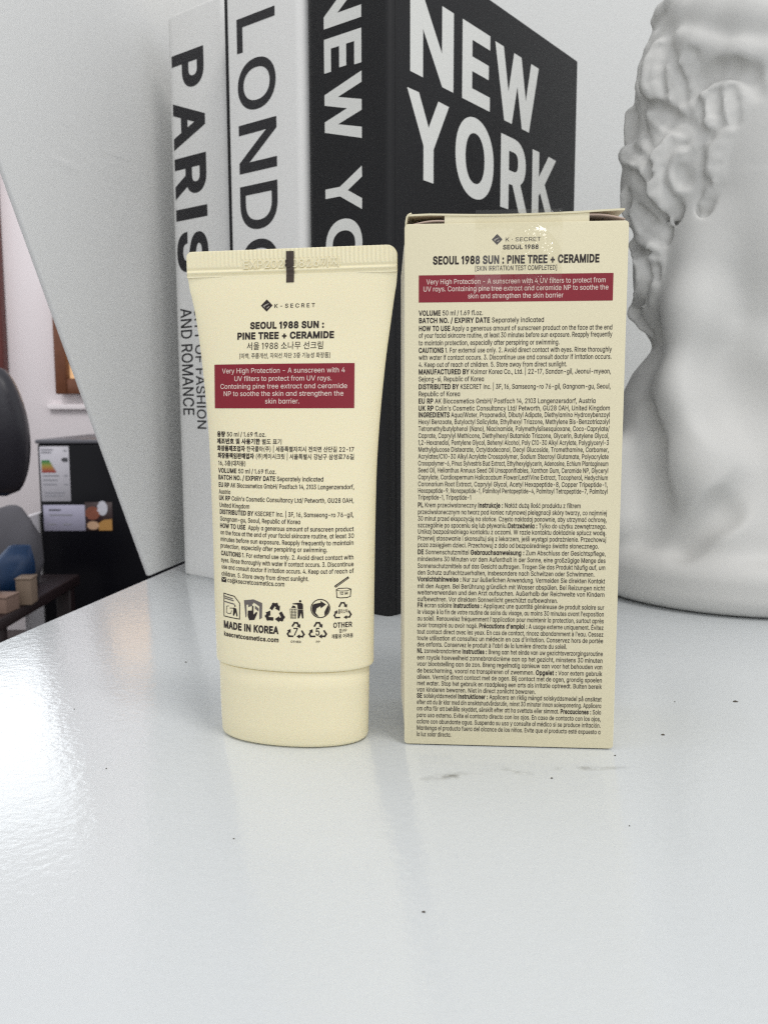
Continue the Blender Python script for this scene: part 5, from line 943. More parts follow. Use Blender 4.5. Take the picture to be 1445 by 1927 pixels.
rim = [i for i in range(nu+1)]+[j*(nu+1)+nu for j in range(1, nv+1)]+[nv*(nu+1)+i for i in range(nu-1, -1, -1)]+[j*(nu+1) for j in range(nv-1, 0, -1)]
F += [(rim[i], nb+rim[i], nb+rim[(i+1) % len(rim)], rim[(i+1) % len(rim)]) for i in range(len(rim))]
cs_ = mesh_obj('crimped_seal', V, F, M['tube'], tu, smooth=True)
def stamp(text, x0, x1, yc, cap, w):
    """raised date code; the digit under the dark stripe goes to a second list"""
    x = 0; it = []
    for ch in text: it.append((ch, x)); x += GLYPH[ch][0]+w
    sx = (x1-x0)/x; s0, s1 = ICON['stripe'][0]-0.05, ICON['stripe'][1]+0.05
    A = Ink(lambda u, z: Vector((u*MM, -0.80*MM, z*MM))); B = Ink(lambda u, z: Vector((u*MM, -0.95*MM, z*MM)))
    for ch, gx in it:
        V, T = tri_glyph(ch, w); u = x0+(gx+GLYPH[ch][0]/2)*sx
        (B if s0 < u < s1 else A).add([(x0+(gx+px)*sx, yc-cap/2+py*cap/CAPH) for px, py in V], T)
    return A, B
sa, sb = stamp('EXP20280826까지', EXPD[0], EXPD[1], EXPD[2]-0.1, EXPD[3], 0.010)
for ink_, m_ in ((sa, M['tube']), (sb, M['stripe'])):
    so = ink_.build('date_stamp', m_, cs_); sd = so.modifiers.new('relief', 'SOLIDIFY'); sd.thickness = (0.3 if ink_ is sa else 0.1)*MM; sd.offset = -1
# cap
rings = []
for z, k in ((0.0, 1.5), (0.22, 0.7), (0.6, 0.2), (1.2, 0.0)): rings.append((z, section(z, CAP_T[2][1]-k, CAP_T[2][2], 11.0-k)))
for z in (5, 10, 15, 19.4): rings.append((z, section(z, float(np.interp(z, [0.5, 8, 19.5], [c[1] for c in CAP_T[::-1]])), float(np.interp(z, [0.5, 8, 19.5], [c[2] for c in CAP_T[::-1]])), 11.0)))
for z, k in ((19.6, 0.25), (19.75, 0.9)): rings.append((z, section(z, CAP_T[0][1]-k, CAP_T[0][2], 11.0-k)))
V, F = loft(rings); mesh_obj('cap', V, F, M['tube'], tu, smooth=True).data.set_sharp_from_angle(angle=R(60))
# print on the tube
t1 = lambda u, z: tube_f(u, z, 0.05)
t2 = lambda u, z: tube_f(u, z, 0.09)
r = ICON['band']; ib = Ink(t1); ib.grid(r[0], r[1], r[2], r[3], 60, 12); ib.build('banner', M['ink_red'], tu, smooth=True)
ik, iw = Ink(t1), Ink(t2)
for x0, x1, z, cap, t, w, c in TUBEH: (ik if c == 'k' else iw).line(t, x0, x1, z, cap, w*0.8)
for x0, x1, z, t in TUBEB: ik.line(t, x0, x1, z, 1.10, 0.012, 0.028)
ik.build('lettering', M['ink_brown'], tu); iw.build('banner_lettering', M['ink_pink'], tu)
r = ICON['logo']; logo(t1, t2, [r[0], r[2], r[1], r[3]], tu)
# dark registration stripe over the crimp
r = ICON['stripe']; sp = Ink(lambda u, z: Vector((u*MM, -(0.87+0.4*(crimp_off(u, z) if z > 117.6 else 0.15) if z > 117.3 else (-tube_f(u, z).y/MM+0.12))*MM, z*MM)))
sp.grid(r[0], r[1], r[2], min(r[3], 123.7), 8, 60); sp.build('colour_stripe', M['stripe'], tu, smooth=True)
# pictograms
pic = Ink(t1); pg = Ink(t2); gp = Ink(t1)
def frame_of(name):
    x0, x1, z0, z1 = ICON[name]
    return lambda P: [(x0+(x1-x0)*u, z0+(z1-z0)*v) for u, v in P]
f = frame_of('label')
pic.stroke(f([(0.02, 0.02), (0.02, 0.98), (0.66, 0.92), (0.97, 0.66), (0.97, 0.0)]), 0.24, True)
for y, x1 in ((0.86, 0.55), (0.78, 0.60), (0.64, 0.66)): gp.stroke(f([(0.08, y), (x1, y-0.05)]), 0.28)
pic.stroke(f([(0.32, 0.48), (0.2, 0.46), (0.18, 0.2), (0.28, 0.16), (0.45, 0.18), (0.5, 0.3)]), 0.16); pic.stroke(f([(0.40, 0.40), (0.66, 0.42), (0.7, 0.28)]), 0.2)
pic.poly(f([(0.62, 0.45), (0.78, 0.42), (0.86, 0.12), (0.8, 0.08), (0.74, 0.26), (0.64, 0.1), (0.58, 0.12)])); x, y = f([(0.70, 0.52)])[0]; pic.disc(x, y, 0.24, 12)
f = frame_of('booklet')
gp.poly(f([(0.0, 0.92), (0.52, 1.0), (0.52, 0.80), (0.14, 0.72), (0.16, 0.2), (0.1, 0.12)])); gp.poly(f([(0.52, 1.0), (0.98, 0.86), (0.98, 0.18), (0.84, 0.1), (0.84, 0.7), (0.52, 0.86)]))
gp.poly(f([(0.24, 0.78), (0.46, 0.86), (0.46, 0.7), (0.24, 0.62)])); gp.poly(f([(0.6, 0.72), (0.8, 0.6), (0.8, 0.46), (0.6, 0.58)]))
pic.poly(f([(0.22, 0.46), (0.44, 0.48), (0.45, 0.70), (0.52, 0.70), (0.53, 0.3), (0.68, 0.44), (0.74, 0.4), (0.58, 0.06), (0.3, 0.02), (0.22, 0.2)]))
def chase(name, w, head, ink, gap=0.16, bend=True):
    """three arrows chasing one another round a triangle"""
    x0, x1, z0, z1 = ICON[name]; cx, cz = (x0+x1)/2, (z0+z1)/2-0.06*(z1-z0); sx, sz = (x1-x0)/2*1.10, (z1-z0)/2*1.12
    C = [(math.cos(R(90-120*k)), math.sin(R(90-120*k))) for k in range(3)]
    for k in range(3):
        A, B, D = C[k-1], C[k], C[(k+1) % 3]
        p = lambda P, Q, t: (P[0]+(Q[0]-P[0])*t, P[1]+(Q[1]-P[1])*t)
        q = [p(A, B, 0.66), p(A, B, 0.86), p(B, D, 0.14), p(B, D, 0.36-gap/2)]
        q = [(cx+x*sx, cz+z*sz) for x, z in q]
        ink.stroke(q, w)
        d = (q[3][0]-q[2][0], q[3][1]-q[2][1]); l = math.hypot(*d); d = (d[0]/l, d[1]/l)
        ink.poly([(q[3][0]-d[1]*head, q[3][1]+d[0]*head), (q[3][0]+d[1]*head, q[3][1]-d[0]*head), (q[3][0]+d[0]*head*1.5, q[3][1]+d[1]*head*1.5)][::-1])
chase('recycle', 0.85, 0.78, pic, 0.2); chase('seven', 0.42, 0.56, pic); chase('five', 0.42, 0.56, pic); chase('other', 0.36, 0.5, pic)
for nm, ch in (('digit7', '7'), ('digit5', '5')):
    r = ICON[nm]; pic.line(ch, r[0], r[1], (r[2]+r[3])/2, (r[3]-r[2]), 0.012)
f = frame_of('tidy')
x, y = f([(0.72, 0.93)])[0]; pic.disc(x, y, 0.30, 16)
pic.poly(f([(0.15, 0.80), (0.2, 0.76), (0.52, 0.74), (0.56, 0.5), (0.94, 0.5), (0.92, 0.78), (0.8, 0.84), (0.5, 0.84)])); pic.poly(f([(0.56, 0.48), (0.94, 0.48), (0.98, 0.02), (0.88, 0.0), (0.80, 0.30), (0.68, 0.02), (0.56, 0.0)]))
pic.poly(f([(0.08, 0.56), (0.2, 0.70), (0.36, 0.66), (0.44, 0.56)])); 
for i in range(5): pic.stroke(f([(0.0+0.115*i, 0.50), (0.06+0.09*i, 0.0)]), 0.13)
for i in range(4): pic.stroke(f([(0.02*i, 0.50-0.16*i), (0.48-0.02*i, 0.50-0.16*i)]), 0.13)
r = ICON['dot']; cx, cz, rr = (r[0]+r[1])/2, (r[2]+r[3])/2, (r[1]-r[0])/2
pic.disc(cx, cz, rr, 40, rr*0.90)
def arc(a0, a1, rad, n=12): return [(cx+rad*math.cos(R(a0+(a1-a0)*i/n)), cz+rad*math.sin(R(a0+(a1-a0)*i/n))) for i in range(n+1)]
pic.poly(arc(262, 150, rr*0.86)+[(cx-rr*0.46, cz+rr*0.52), (cx+rr*0.02, cz+rr*0.60), (cx+rr*0.02, cz+rr*0.80), (cx+rr*0.58, cz+rr*0.42), (cx+rr*0.05, cz+rr*0.02), (cx+rr*0.02, cz+rr*0.24), (cx-rr*0.38, cz+rr*0.02), (cx-rr*0.48, cz-rr*0.45)])
pic.poly(arc(-60, 25, rr*0.88)+[(cx+rr*0.62, cz+rr*0.05), (cx+rr*0.42, cz-rr*0.38)])
f = frame_of('jar')
pic.stroke(f([(0.14, 0.03), (0.10, 0.40), (0.25, 0.46), (0.75, 0.46), (0.98, 0.40), (0.95, 0.05), (0.75, 0.0), (0.35, 0.0)]), 0.2, True); pic.stroke(f([(0.12, 0.38), (0.35, 0.33), (0.75, 0.33), (0.96, 0.38)]), 0.15)
pic.stroke(f([(0.0, 0.58), (0.06, 0.52), (0.84, 0.94), (0.80, 1.0)]), 0.2, True); pic.stroke(f([(0.06, 0.58), (0.78, 0.96)]), 0.08)
f = frame_of('mail'); pic.poly(f([(0, 0), (1, 0), (1, 1), (0, 1)])); 
pic.build('pictograms', M['ink_brown'], tu); gp.build('pictogram_shading', M['ink_grey'], tu)
mi_ = Ink(t2); mi_.stroke(f([(0.1, 0.85), (0.5, 0.45), (0.9, 0.85)]), 0.14); mi_.build('envelope_mark', M['tube'], tu)

# ---------------------------------------------------------------- bust
def sculpt():
    """signed distance sculpture of a classical head: x to the right of the viewer, t towards the viewer, z up (mm)"""
    h = 1.0
    s_ = np.arange(-80, 86, h, dtype=np.float32); t_ = np.arange(-74, 76, h, dtype=np.float32); z_ = np.arange(-2.5, 302, h, dtype=np.float32)
    D = np.full((len(s_), len(t_), len(z_)), 60.0, np.float32)
    def region(lo, hi):
        sl = []
        for ax, a, b in zip((s_, t_, z_), lo, hi):
            i0 = int(np.searchsorted(ax, a)); i1 = int(np.searchsorted(ax, b)); sl.append(slice(max(0, i0-1), min(len(ax), i1+1)))
        return tuple(sl)
    def grid(sl): return s_[sl[0]][:, None, None], t_[sl[1]][None, :, None], z_[sl[2]][None, None, :]
    def smin(a, b, k): 
        hh = np.clip(0.5+0.5*(b-a)/k, 0, 1); return b*(1-hh)+a*hh-k*hh*(1-hh)
    def add(fn, lo, hi, k):
        sl = region([v-14-k for v in lo], [v+14+k for v in hi]); g = grid(sl); D[sl] = smin(D[sl], fn(*g), k)
    def cut(fn, lo, hi, k):
        sl = region([v-10-k for v in lo], [v+10+k for v in hi]); g = grid(sl); D[sl] = -smin(-D[sl], fn(*g), k)
    def ell(c, r, k=6, sub=False):
        def fn(x, y, z):
            q = np.sqrt(((x-c[0])/r[0])**2+((y-c[1])/r[1])**2+((z-c[2])/r[2])**2)
            q2 = np.sqrt(((x-c[0])/r[0]**2)**2+((y-c[1])/r[1]**2)**2+((z-c[2])/r[2]**2)**2)+1e-6
            return (q*(q-1)/q2).astype(np.float32)
        (cut if sub else add)(fn, [a-b for a, b in zip(c, r)], [a+b for a, b in zip(c, r)], k)
    def caps(P, k=2.5, sub=False):
        for a, b in zip(P[:-1], P[1:]):
            def fn(x, y, z, a=a, b=b):
                d = [b[i]-a[i] for i in range(3)]; L = sum(v*v for v in d)+1e-9
                u = np.clip(((x-a[0])*d[0]+(y-a[1])*d[1]+(z-a[2])*d[2])/L, 0, 1)
                return (np.sqrt((x-a[0]-u*d[0])**2+(y-a[1]-u*d[1])**2+(z-a[2]-u*d[2])**2)-(a[3]+(b[3]-a[3])*u)).astype(np.float32)
            r = max(a[3], b[3])
            (cut if sub else add)(fn, [min(a[i], b[i])-r for i in range(3)], [max(a[i], b[i])+r for i in range(3)], k)
    # shoulders and neck: stacked ovals
    zz = np.array([18, 30, 50, 70, 88, 100, 110, 122, 140], np.float32)
    rs = np.array([63, 62, 61, 60, 57.5, 53, 47, 41, 38], np.float32); rt_ = np.array([60, 57, 52, 47, 44, 41, 38, 36, 35], np.float32); cs = np.array([0, 0, 0, 1, 2, 3, 5, 8, 10], np.float32)
    def neck(x, y, z):
        a = np.interp(z, zz, rs).astype(np.float32); b = np.interp(z, zz, rt_).astype(np.float32); c = np.interp(z, zz, cs).astype(np.float32)
        q = np.sqrt(((x-c)/a)**2+(y/b)**2); d = (q-1)*np.minimum(a, b)*0.85
        return np.maximum(np.maximum(d, z-172), 14-z)
    add(neck, (-80, -74, 0), (86, 76, 172), 3)
    def disc(x, y, z):
        rr = np.sqrt(x*x+y*y); q0 = np.maximum(rr-63.0, 0); q1 = np.maximum(np.abs(z-11.0)-3.0, 0)
        return (np.sqrt(q0**2+q1**2)-8.0).astype(np.float32)
    add(disc, (-80, -74, -3), (86, 76, 25), 7)
    ell((9, 0, 196), (57, 44, 76), 10)
    for c_, r_ in (((-20, 0, 222), (33, 34, 50)), ((-30, 2, 186), (28, 33, 31)), ((-36, 4, 150), (15, 24, 38)), ((-14, 0, 150), (28, 34, 30))): ell(c_, r_, 5)   # the hair as a whole
    ell((26, 2, 152), (52, 40, 40), 14); ell((50, 0, 136), (20, 20, 16), 10)
    caps([(60, 0, 200, 7), (76, 0, 172, 8), (72, 0, 168, 8)], 8); ell((56, 0, 150), (14, 16, 8), 5); ell((52, 0, 212), (18, 34, 10), 8)
    ell((60, 24, 197), (14, 10, 9), 6, True); ell((60, -24, 197), (14, 10, 9), 6, True)
    # neck muscles, hollows and collar bones
    caps([(-20, 28, 158, 6), (-23, 33, 125, 6.5), (-22, 39, 90, 7), (-16, 47, 60, 8), (-6, 53, 34, 7)], 18)
    caps([(-41, 37, 82, 4.5), (-36.5, 45, 66, 5.5), (-33, 52, 45, 5)], 6, True)
    caps([(-10, 50, 100, 6), (0, 53, 90, 7), (12, 55, 82, 8)], 20, True)
    caps([(8, 60.5, 58, 6), (-6, 61, 43, 6), (-22, 61.5, 28, 5.5)], 6, True)
    caps([(-52, 30, 60, 8), (-48, 40, 34, 9)], 12)
    # hair: locks ('a') and the creases cut between them ('c')
    combs = []
    for m_, k_, P in [
        ('a', 3, [(-43.0, 10.7, 254.7, 3.2), (-40.1, 13.7, 256.8, 3.8), (-34.3, 18.9, 258.1, 4.7), (-26.2, 19.8, 260.5, 6.1)]),
        ('a', 2, [(-42.7, 17.6, 246.6, 1.7), (-46.0, 15.5, 241.6, 1.8), (-48.8, 13.4, 235.1, 1.8), (-50.0, 13.2, 226.9, 1.7), (-47.5, 17.8, 220.2, 2.0)]),
        ('a', 5, [(-40.2, 24.4, 237.2, 4.4), (-41.7, 24.5, 230.6, 5.5), (-42.2, 24.5, 223.8, 5.7), (-39.7, 25.8, 216.7, 4.7)]),
        ('a', 5, [(-35.1, 27.5, 226.6, 4.5), (-32.0, 28.5, 219.1, 4.5), (-30.4, 28.8, 212.2, 3.8)]),
        ('c', 3, [(-31.5, 29.4, 244.8, 1.7), (-35.0, 30.9, 238.6, 3.0), (-34.9, 32.7, 231.4, 3.3), (-33.0, 32.7, 226.7, 1.7)]),
        ('a', 6, [(-30.2, 30.2, 238.4, 4.2), (-24.7, 31.2, 234.9, 5.3), (-16.7, 31.6, 230.7, 6.1), (-7.0, 35.7, 226.4, 6.1), (2.9, 36.8, 223.5, 6.8)]),
        ('a', 8, [(-28.2, 24.2, 250.7, 8.3), (-17.5, 26.6, 246.5, 9.8), (-4.6, 29.9, 241.7, 10.6), (4.7, 31.9, 237.8, 10.6)]),
        ('a', 4, [(-27.1, 32.4, 230.6, 3.8), (-29.5, 32.0, 225.1, 3.5), (-27.9, 31.8, 218.1, 3.0)]),
        ('c', 5, [(-23.1, 36.7, 214.3, 3.0), (-21.4, 36.0, 219.7, 3.5), (-16.3, 37.5, 221.6, 3.5), (-9.9, 39.9, 220.5, 3.5), (-3.5, 42.6, 216.7, 3.5), (-0.1, 44.7, 208.8, 3.0)]),
        ('a', 5, [(-11.4, 38.3, 212.5, 2.6), (-9.9, 39.6, 206.8, 3.2), (-8.7, 40.9, 201.4, 2.3), (-8.1, 41.5, 198.3, 1.2)]),
        ('a', 5, [(-17.1, 36.6, 212.5, 2.3), (-16.9, 37.4, 208.5, 2.4), (-16.1, 38.3, 204.3, 1.7)]),
        ('a', 3, [(-21.0, 36.0, 210.9, 3.3), (-19.4, 37.4, 205.1, 3.8), (-17.9, 38.8, 200.1, 2.9)]),
        ('a', 3, [(-31.8, 31.1, 213.2, 3.0), (-28.9, 33.0, 207.9, 2.6), (-27.8, 33.8, 206.1, 1.2)]),
        ('c', 3, [(-26.0, 36.0, 204.2, 1.7), (-21.7, 38.6, 198.3, 1.7), (-16.9, 40.7, 193.3, 1.7)]),
        ('a', 5, [(-41.0, 22.6, 211.3, 4.5), (-34.4, 25.9, 205.5, 4.5), (-27.2, 32.1, 200.5, 3.8), (-21.5, 36.3, 193.7, 2.7)]),
        ('a', 4, [(-53.3, 6.6, 217.0, 3.5), (-52.0, 6.8, 211.1, 4.2), (-52.8, 7.0, 205.3, 3.8)]),
        ('a', 4, [(-53.5, 13.1, 197.8, 4.7), (-48.0, 25.7, 192.4, 3.6), (-43.9, 30.6, 186.8, 2.6), (-43.0, 30.8, 182.5, 1.7)]),
        ('c', 4, [(-49.2, 28.1, 184.6, 2.6), (-46.3, 30.1, 180.7, 2.1)]),
        ('a', 4, [(-53.4, 17.6, 179.1, 3.0), (-52.4, 15.8, 173.6, 3.0), (-50.6, 13.2, 168.8, 3.0)]),
        ('c', 3, [(-47.8, 19.4, 213.0, 1.7), (-46.2, 21.9, 205.1, 1.7), (-42.1, 32.3, 195.0, 1.7), (-40.4, 34.6, 190.9, 1.7)]),
        ('a', 3, [(-27.1, 34.3, 196.8, 2.7), (-33.8, 33.4, 196.1, 2.9), (-39.0, 33.8, 190.6, 3.0), (-40.8, 33.7, 183.4, 3.0), (-40.0, 32.6, 176.7, 3.0), (-35.1, 31.4, 171.5, 3.2), (-30.3, 28.2, 167.7, 3.6), (-26.8, 25.9, 162.3, 3.5)]),
        ('c', 2.5, [(-28.3, 35.5, 193.6, 1.7), (-33.5, 35.9, 191.0, 1.7), (-36.3, 35.8, 185.3, 1.7), (-35.8, 35.1, 179.2, 1.7), (-33.0, 34.0, 174.4, 1.7), (-29.6, 33.5, 172.9, 1.7)]),
        ('a', 4, [(-28.7, 33.3, 188.4, 4.5), (-28.4, 31.9, 181.7, 5.7), (-27.7, 31.9, 177.1, 4.5)]),
        ('c', 5, [(-28.8, 37.4, 183.0, 3.8), (-27.7, 36.8, 179.7, 3.8)]),
        ('c', 3, [(-44.0, 30.4, 176.8, 1.7), (-41.5, 29.2, 171.6, 1.7), (-38.7, 29.1, 169.3, 1.7), (-35.9, 28.5, 167.1, 1.7), (-32.5, 26.8, 164.3, 1.7), (-28.9, 27.4, 161.2, 1.7), (-23.7, 33.2, 156.1, 1.7)]),
        ('c', 2.5, [(-21.4, 38.7, 191.0, 1.7), (-20.4, 38.7, 184.3, 1.7), (-20.2, 38.1, 179.1, 1.7), (-20.7, 36.7, 172.8, 1.7), (-20.5, 34.8, 165.0, 1.7)]),
        ('a', 3, [(-11.8, 39.9, 193.6, 3.5), (-14.8, 39.4, 188.4, 3.8), (-15.2, 39.2, 182.7, 3.3), (-14.1, 39.7, 177.4, 2.0), (-13.5, 39.6, 174.4, 0.8)]),
        ('a', 3, [(-17.2, 38.3, 183.0, 2.0), (-18.1, 38.2, 181.3, 1.5)]),
        ('a', 3, [(-16.2, 36.8, 172.6, 2.7), (-18.0, 35.4, 169.1, 2.6), (-18.6, 34.3, 164.7, 1.7)]),
        ('a', 5, [(-47.8, 19.2, 170.8, 4.5), (-43.2, 19.8, 164.5, 5.7), (-35.6, 24.6, 158.2, 5.3), (-30.0, 23.8, 156.5, 4.5)]),
        ('a', 3, [(-46.9, 20.4, 158.5, 1.8), (-41.1, 27.3, 153.8, 2.1), (-35.9, 28.5, 150.4, 1.5)]),
        ('c', 3, [(-48.5, 18.5, 155.8, 1.7), (-42.5, 27.3, 151.2, 1.7), (-38.7, 29.2, 148.6, 1.7)]),
        ('a', 4, [(-51.1, 7.9, 158.9, 2.3), (-45.6, 21.5, 150.5, 3.5), (-43.7, 22.9, 141.5, 3.5), (-45.4, 18.1, 133.4, 3.5), (-49.4, 6.2, 128.7, 3.3)]),
        ('a', 3, [(-40.9, 27.0, 149.5, 1.7), (-35.8, 28.1, 146.9, 1.8), (-36.0, 27.8, 142.0, 1.7), (-38.4, 26.5, 136.6, 1.7), (-40.2, 23.2, 131.2, 1.5)]),
        ('c', 3, [(-37.9, 29.2, 145.0, 1.7), (-37.8, 28.8, 140.8, 1.7)]),
        ('c', 5, [(-47.9, 20.2, 218.1, 2.0), (-41.1, 27.6, 213.3, 2.0), (-34.5, 31.5, 208.7, 2.0), (-28.7, 34.8, 203.7, 1.7)]),
        ('c', 2.5, [(-26.5, 34.6, 215.2, 1.7), (-22.8, 37.3, 208.7, 1.7), (-21.9, 38.3, 203.1, 1.7)]),
        ('a', 3, [(-49.3, 6.5, 127.2, 3.0), (-45.1, 10.4, 122.2, 2.3), (-41.8, 12.6, 118.2, 1.2)]),
    ]:
        caps(P, k_*(0.68 if m_ == 'a' else 0.5), m_ == 'c')
        if m_ == 'a' and len(P) > 2 and P[0][3] > 1.8 and max(q[3] for q in P) < 6.0 and min(q[1] for q in P) > 6:      # strands combed along each lock
            for side in (-0.48, 0.05, 0.55):
                Q = []
                for i, q in enumerate(P):
                    a_, b_ = P[max(0, i-1)], P[min(len(P)-1, i+1)]; dx, dz = b_[0]-a_[0], b_[2]-a_[2]; l_ = math.hypot(dx, dz)+1e-6
                    Q.append((q[0]-dz/l_*q[3]*side, q[1]+q[3]*math.sqrt(1-side*side)+0.7, q[2]+dx/l_*q[3]*side, 1.45))
                combs.append(Q)
    for Q in combs: caps(Q, 1.6, True)
    # back of the head: coarse curls
    for i in range(46):
        a = R(95+170*((i*0.618) % 1)); zc = 150+120*((i*0.37) % 1); k = math.sqrt(max(0.05, 1-((zc-196)/78)**2))
        ell((9+57*k*math.cos(a)*0.98, -44*k*math.sin(a)*1.0 if math.sin(a) > 0.35 else -18, zc), (11, 9, 10), 3)
    # ---- surface nets
    Sg = D < 0
    c = [Sg[i:Sg.shape[0]-1+i, j:Sg.shape[1]-1+j, k:Sg.shape[2]-1+k] for i in (0, 1) for j in (0, 1) for k in (0, 1)]
    n = sum(a.astype(np.int8) for a in c); act = (n > 0) & (n < 8)
    idx = np.argwhere(act); I, J, K = idx.T
    acc = np.zeros((len(idx), 3), np.float32); cnt = np.zeros(len(idx), np.float32)
    offs = [(i, j, k) for i in (0, 1) for j in (0, 1) for k in (0, 1)]
    val = {o: D[I+o[0], J+o[1], K+o[2]] for o in offs}
    for o in offs:
        for ax in range(3):
            if o[ax] == 0:
                p = list(o); p[ax] = 1; p = tuple(p); a, b = val[o], val[p]; m_ = (a < 0) != (b < 0)
                u = np.where(m_, a/(a-b+1e-12), 0)
                for d in range(3): acc[:, d] += np.where(m_, o[d]+(u if d == ax else 0), 0)
                cnt += m_
    acc = acc/cnt[:, None]+idx
    vid = np.full(act.shape, -1, np.int32); vid[I, J, K] = np.arange(len(idx))
    Fs = []
    for ax in range(3):
        b1, b2 = [(1, 2), (2, 0), (0, 1)][ax]
        sh = list(D.shape); lo = [slice(None)]*3; hi = [slice(None)]*3
        lo[ax] = slice(0, sh[ax]-1); hi[ax] = slice(1, sh[ax])
        ch = Sg[tuple(lo)] != Sg[tuple(hi)]
        E = np.argwhere(ch); E = E[(E[:, b1] > 0) & (E[:, b2] > 0) & (E[:, b1] < sh[b1]-1) & (E[:, b2] < sh[b2]-1)]
        def cell(d1, d2):
            q = E.copy(); q[:, b1] -= d1; q[:, b2] -= d2; return vid[q[:, 0], q[:, 1], q[:, 2]]
        Q = np.stack([cell(1, 1), cell(0, 1), cell(0, 0), cell(1, 0)], 1)
        ins = Sg[E[:, 0], E[:, 1], E[:, 2]]
        Q[~ins] = Q[~ins][:, ::-1]; Fs.append(Q)
    Fq = np.concatenate(Fs); 
    P = acc*h+np.array([s_[0], t_[0], z_[0]], np.float32)
    # a few rounds of smoothing take the voxel steps out
    e = np.concatenate([Fq[:, [0, 1]], Fq[:, [1, 2]], Fq[:, [2, 3]], Fq[:, [3, 0]]]); e = np.concatenate([e, e[:, ::-1]])
    for _ in range(1):
        sm = np.zeros_like(P); np.add.at(sm, e[:, 0], P[e[:, 1]]); k = np.bincount(e[:, 0], minlength=len(P))[:, None]
        P = P*0.5+0.5*sm/np.maximum(k, 1)
    return P, Fq
P, Fq = sculpt()
P = np.stack([P[:, 0], -P[:, 1], P[:, 2]], 1)*MM; P[:, 2] = np.maximum(P[:, 2]-P[:, 2].min(), 0)+0.0001
bust = mesh_obj('plaster_bust', P.tolist(), Fq.tolist(), M['plaster'], None, smooth=True, loc=(0.166, 0.407, 0), rotz=R(-22.2))
tag(bust, 'white plaster bust of a curly haired classical head on a round base', 'bust')

# ---------------------------------------------------------------- far room
FZ = -0.75
tag(mesh_obj('floor', [(-4, -1.5, FZ), (3, -1.5, FZ), (3, 4, FZ), (-4, 4, FZ)], [(0, 1, 2, 3)], M['floor']), kind='structure')
tag(bevel_obj('far_wall', box(-4, 3, 3.2, 3.3, FZ, 2.0), M['far_wall'], 0.002, seg=1), 'pinkish white wall of the room behind', 'wall', kind='structure')
wood = mat('brown_wood', (0.16, 0.06, 0.03), 0.45, 0.4, noise=(40, 0.25)); redwood = mat('dark_red_wood', (0.13, 0.035, 0.03), 0.45, 0.4, noise=(30, 0.2))
# bright window
wi = thing('window', 'bright daylit window with dark red wooden frame beyond the chair', 'window', (-1.95, 3.2, -0.1))
pane = mat('daylit_glass', (0.8, 0.85, 0.9), 0.1, 0.5, emis=(0.93, 0.97, 1.0, 1.9))
mesh_obj('pane', *box(-0.60, 0.565, -0.022, -0.012, 0.03, 1.25), pane, wi)
for a, b in ((-0.63, -0.59), (0.556, 0.60)): bevel_obj('frame', box(a, b, -0.05, -0.002, 0.0, 1.29), redwood, 0.003, wi, seg=1)
for a, b in ((0.0, 0.04), (1.25, 1.29)): bevel_obj('frame', box(-0.59, 0.556, -0.049, -0.003, a, b), redwood, 0.003, wi, seg=1)
bars = mat('pale_glazing_bar', (0.6, 0.6, 0.62), 0.5)
for z in (0.32, 0.45, 0.56, 0.78, 1.0): bevel_obj('glazing_bar', box(-0.59, 0.556, -0.030, -0.0225, z, z+0.008), bars, 0.001, wi, seg=1)
# wooden framed niche window with warm light
ni = thing('framed_window', 'small brown framed window glowing warm orange on the far wall', 'window', (-0.95, 3.2, 0.125))
mesh_obj('pane', *box(-0.18, 0.18, -0.020, -0.010, 0.045, 0.36), mat('warm_lit_pane', (0.8, 0.5, 0.25), 0.4, emis=(1.0, 0.62, 0.33, 0.34)), ni)
for a, b in ((-0.215, -0.175), (0.175, 0.215)): bevel_obj('frame', box(a, b, -0.06, -0.002, 0.0, 0.40), wood, 0.003, ni, seg=1)
bevel_obj('frame', box(-0.175, 0.175, -0.058, -0.003, 0.0, 0.055), wood, 0.003, ni, seg=1); bevel_obj('frame', box(-0.175, 0.175, -0.058, -0.003, 0.35, 0.40), wood, 0.003, ni, seg=1)
bevel_obj('sill', box(-0.26, 0.26, -0.03, -0.001, -0.055, -0.035), M['far_wall'], 0.004, ni)
# black appliance with paper labels
fr = thing('refrigerator', 'black refrigerator with white energy label and paper sticker on its front', 'refrigerator', (-0.765, 2.6, FZ))
blk = mat('black_enamel', (0.004, 0.004, 0.006), 0.3, 0.2)
bevel_obj('body', box(-0.262, 0.26, 0.0, 0.48, 0.02, 0.722), blk, 0.006, fr)
bevel_obj('top_cap', box(-0.266, 0.264, -0.006, 0.484, 0.7225, 0.735), mat('dark_grey_plastic', (0.10, 0.10, 0.115), 0.4), 0.004, fr)
paper = mat('label_paper', (0.50, 0.49, 0.53), 0.5, noise=(30, 0.06)); lil = mat('lavender_paper', (0.36, 0.35, 0.45), 0.5, noise=(30, 0.05))
def flat(name, x0, x1, z0, z1, y, m, parent): return bevel_obj(name, box(x0, x1, y-0.0012, y, z0, z1), m, 0.0003, parent, seg=1)
el = flat('energy_label', -0.255, -0.168, 0.551, 0.715, -0.0005, paper, fr)
def onlabel(name, P, m, y=-0.0025): 
    V, F = prism(P, y, y+0.0006); return mesh_obj(name, V, F, m, el)
cols = [(0.05, 0.20, 0.07), (0.14, 0.25, 0.05), (0.30, 0.27, 0.05), (0.36, 0.20, 0.04), (0.35, 0.12, 0.04), (0.30, 0.05, 0.04)]
for i, c in enumerate(cols):
    z = 0.668-0.0062*i; onlabel('rating_arrow', [(-0.250, z), (-0.228+0.0035*i, z), (-0.224+0.0035*i, z+0.003), (-0.228+0.0035*i, z+0.006), (-0.250, z+0.006)], mat('rating_colour', c, 0.5))
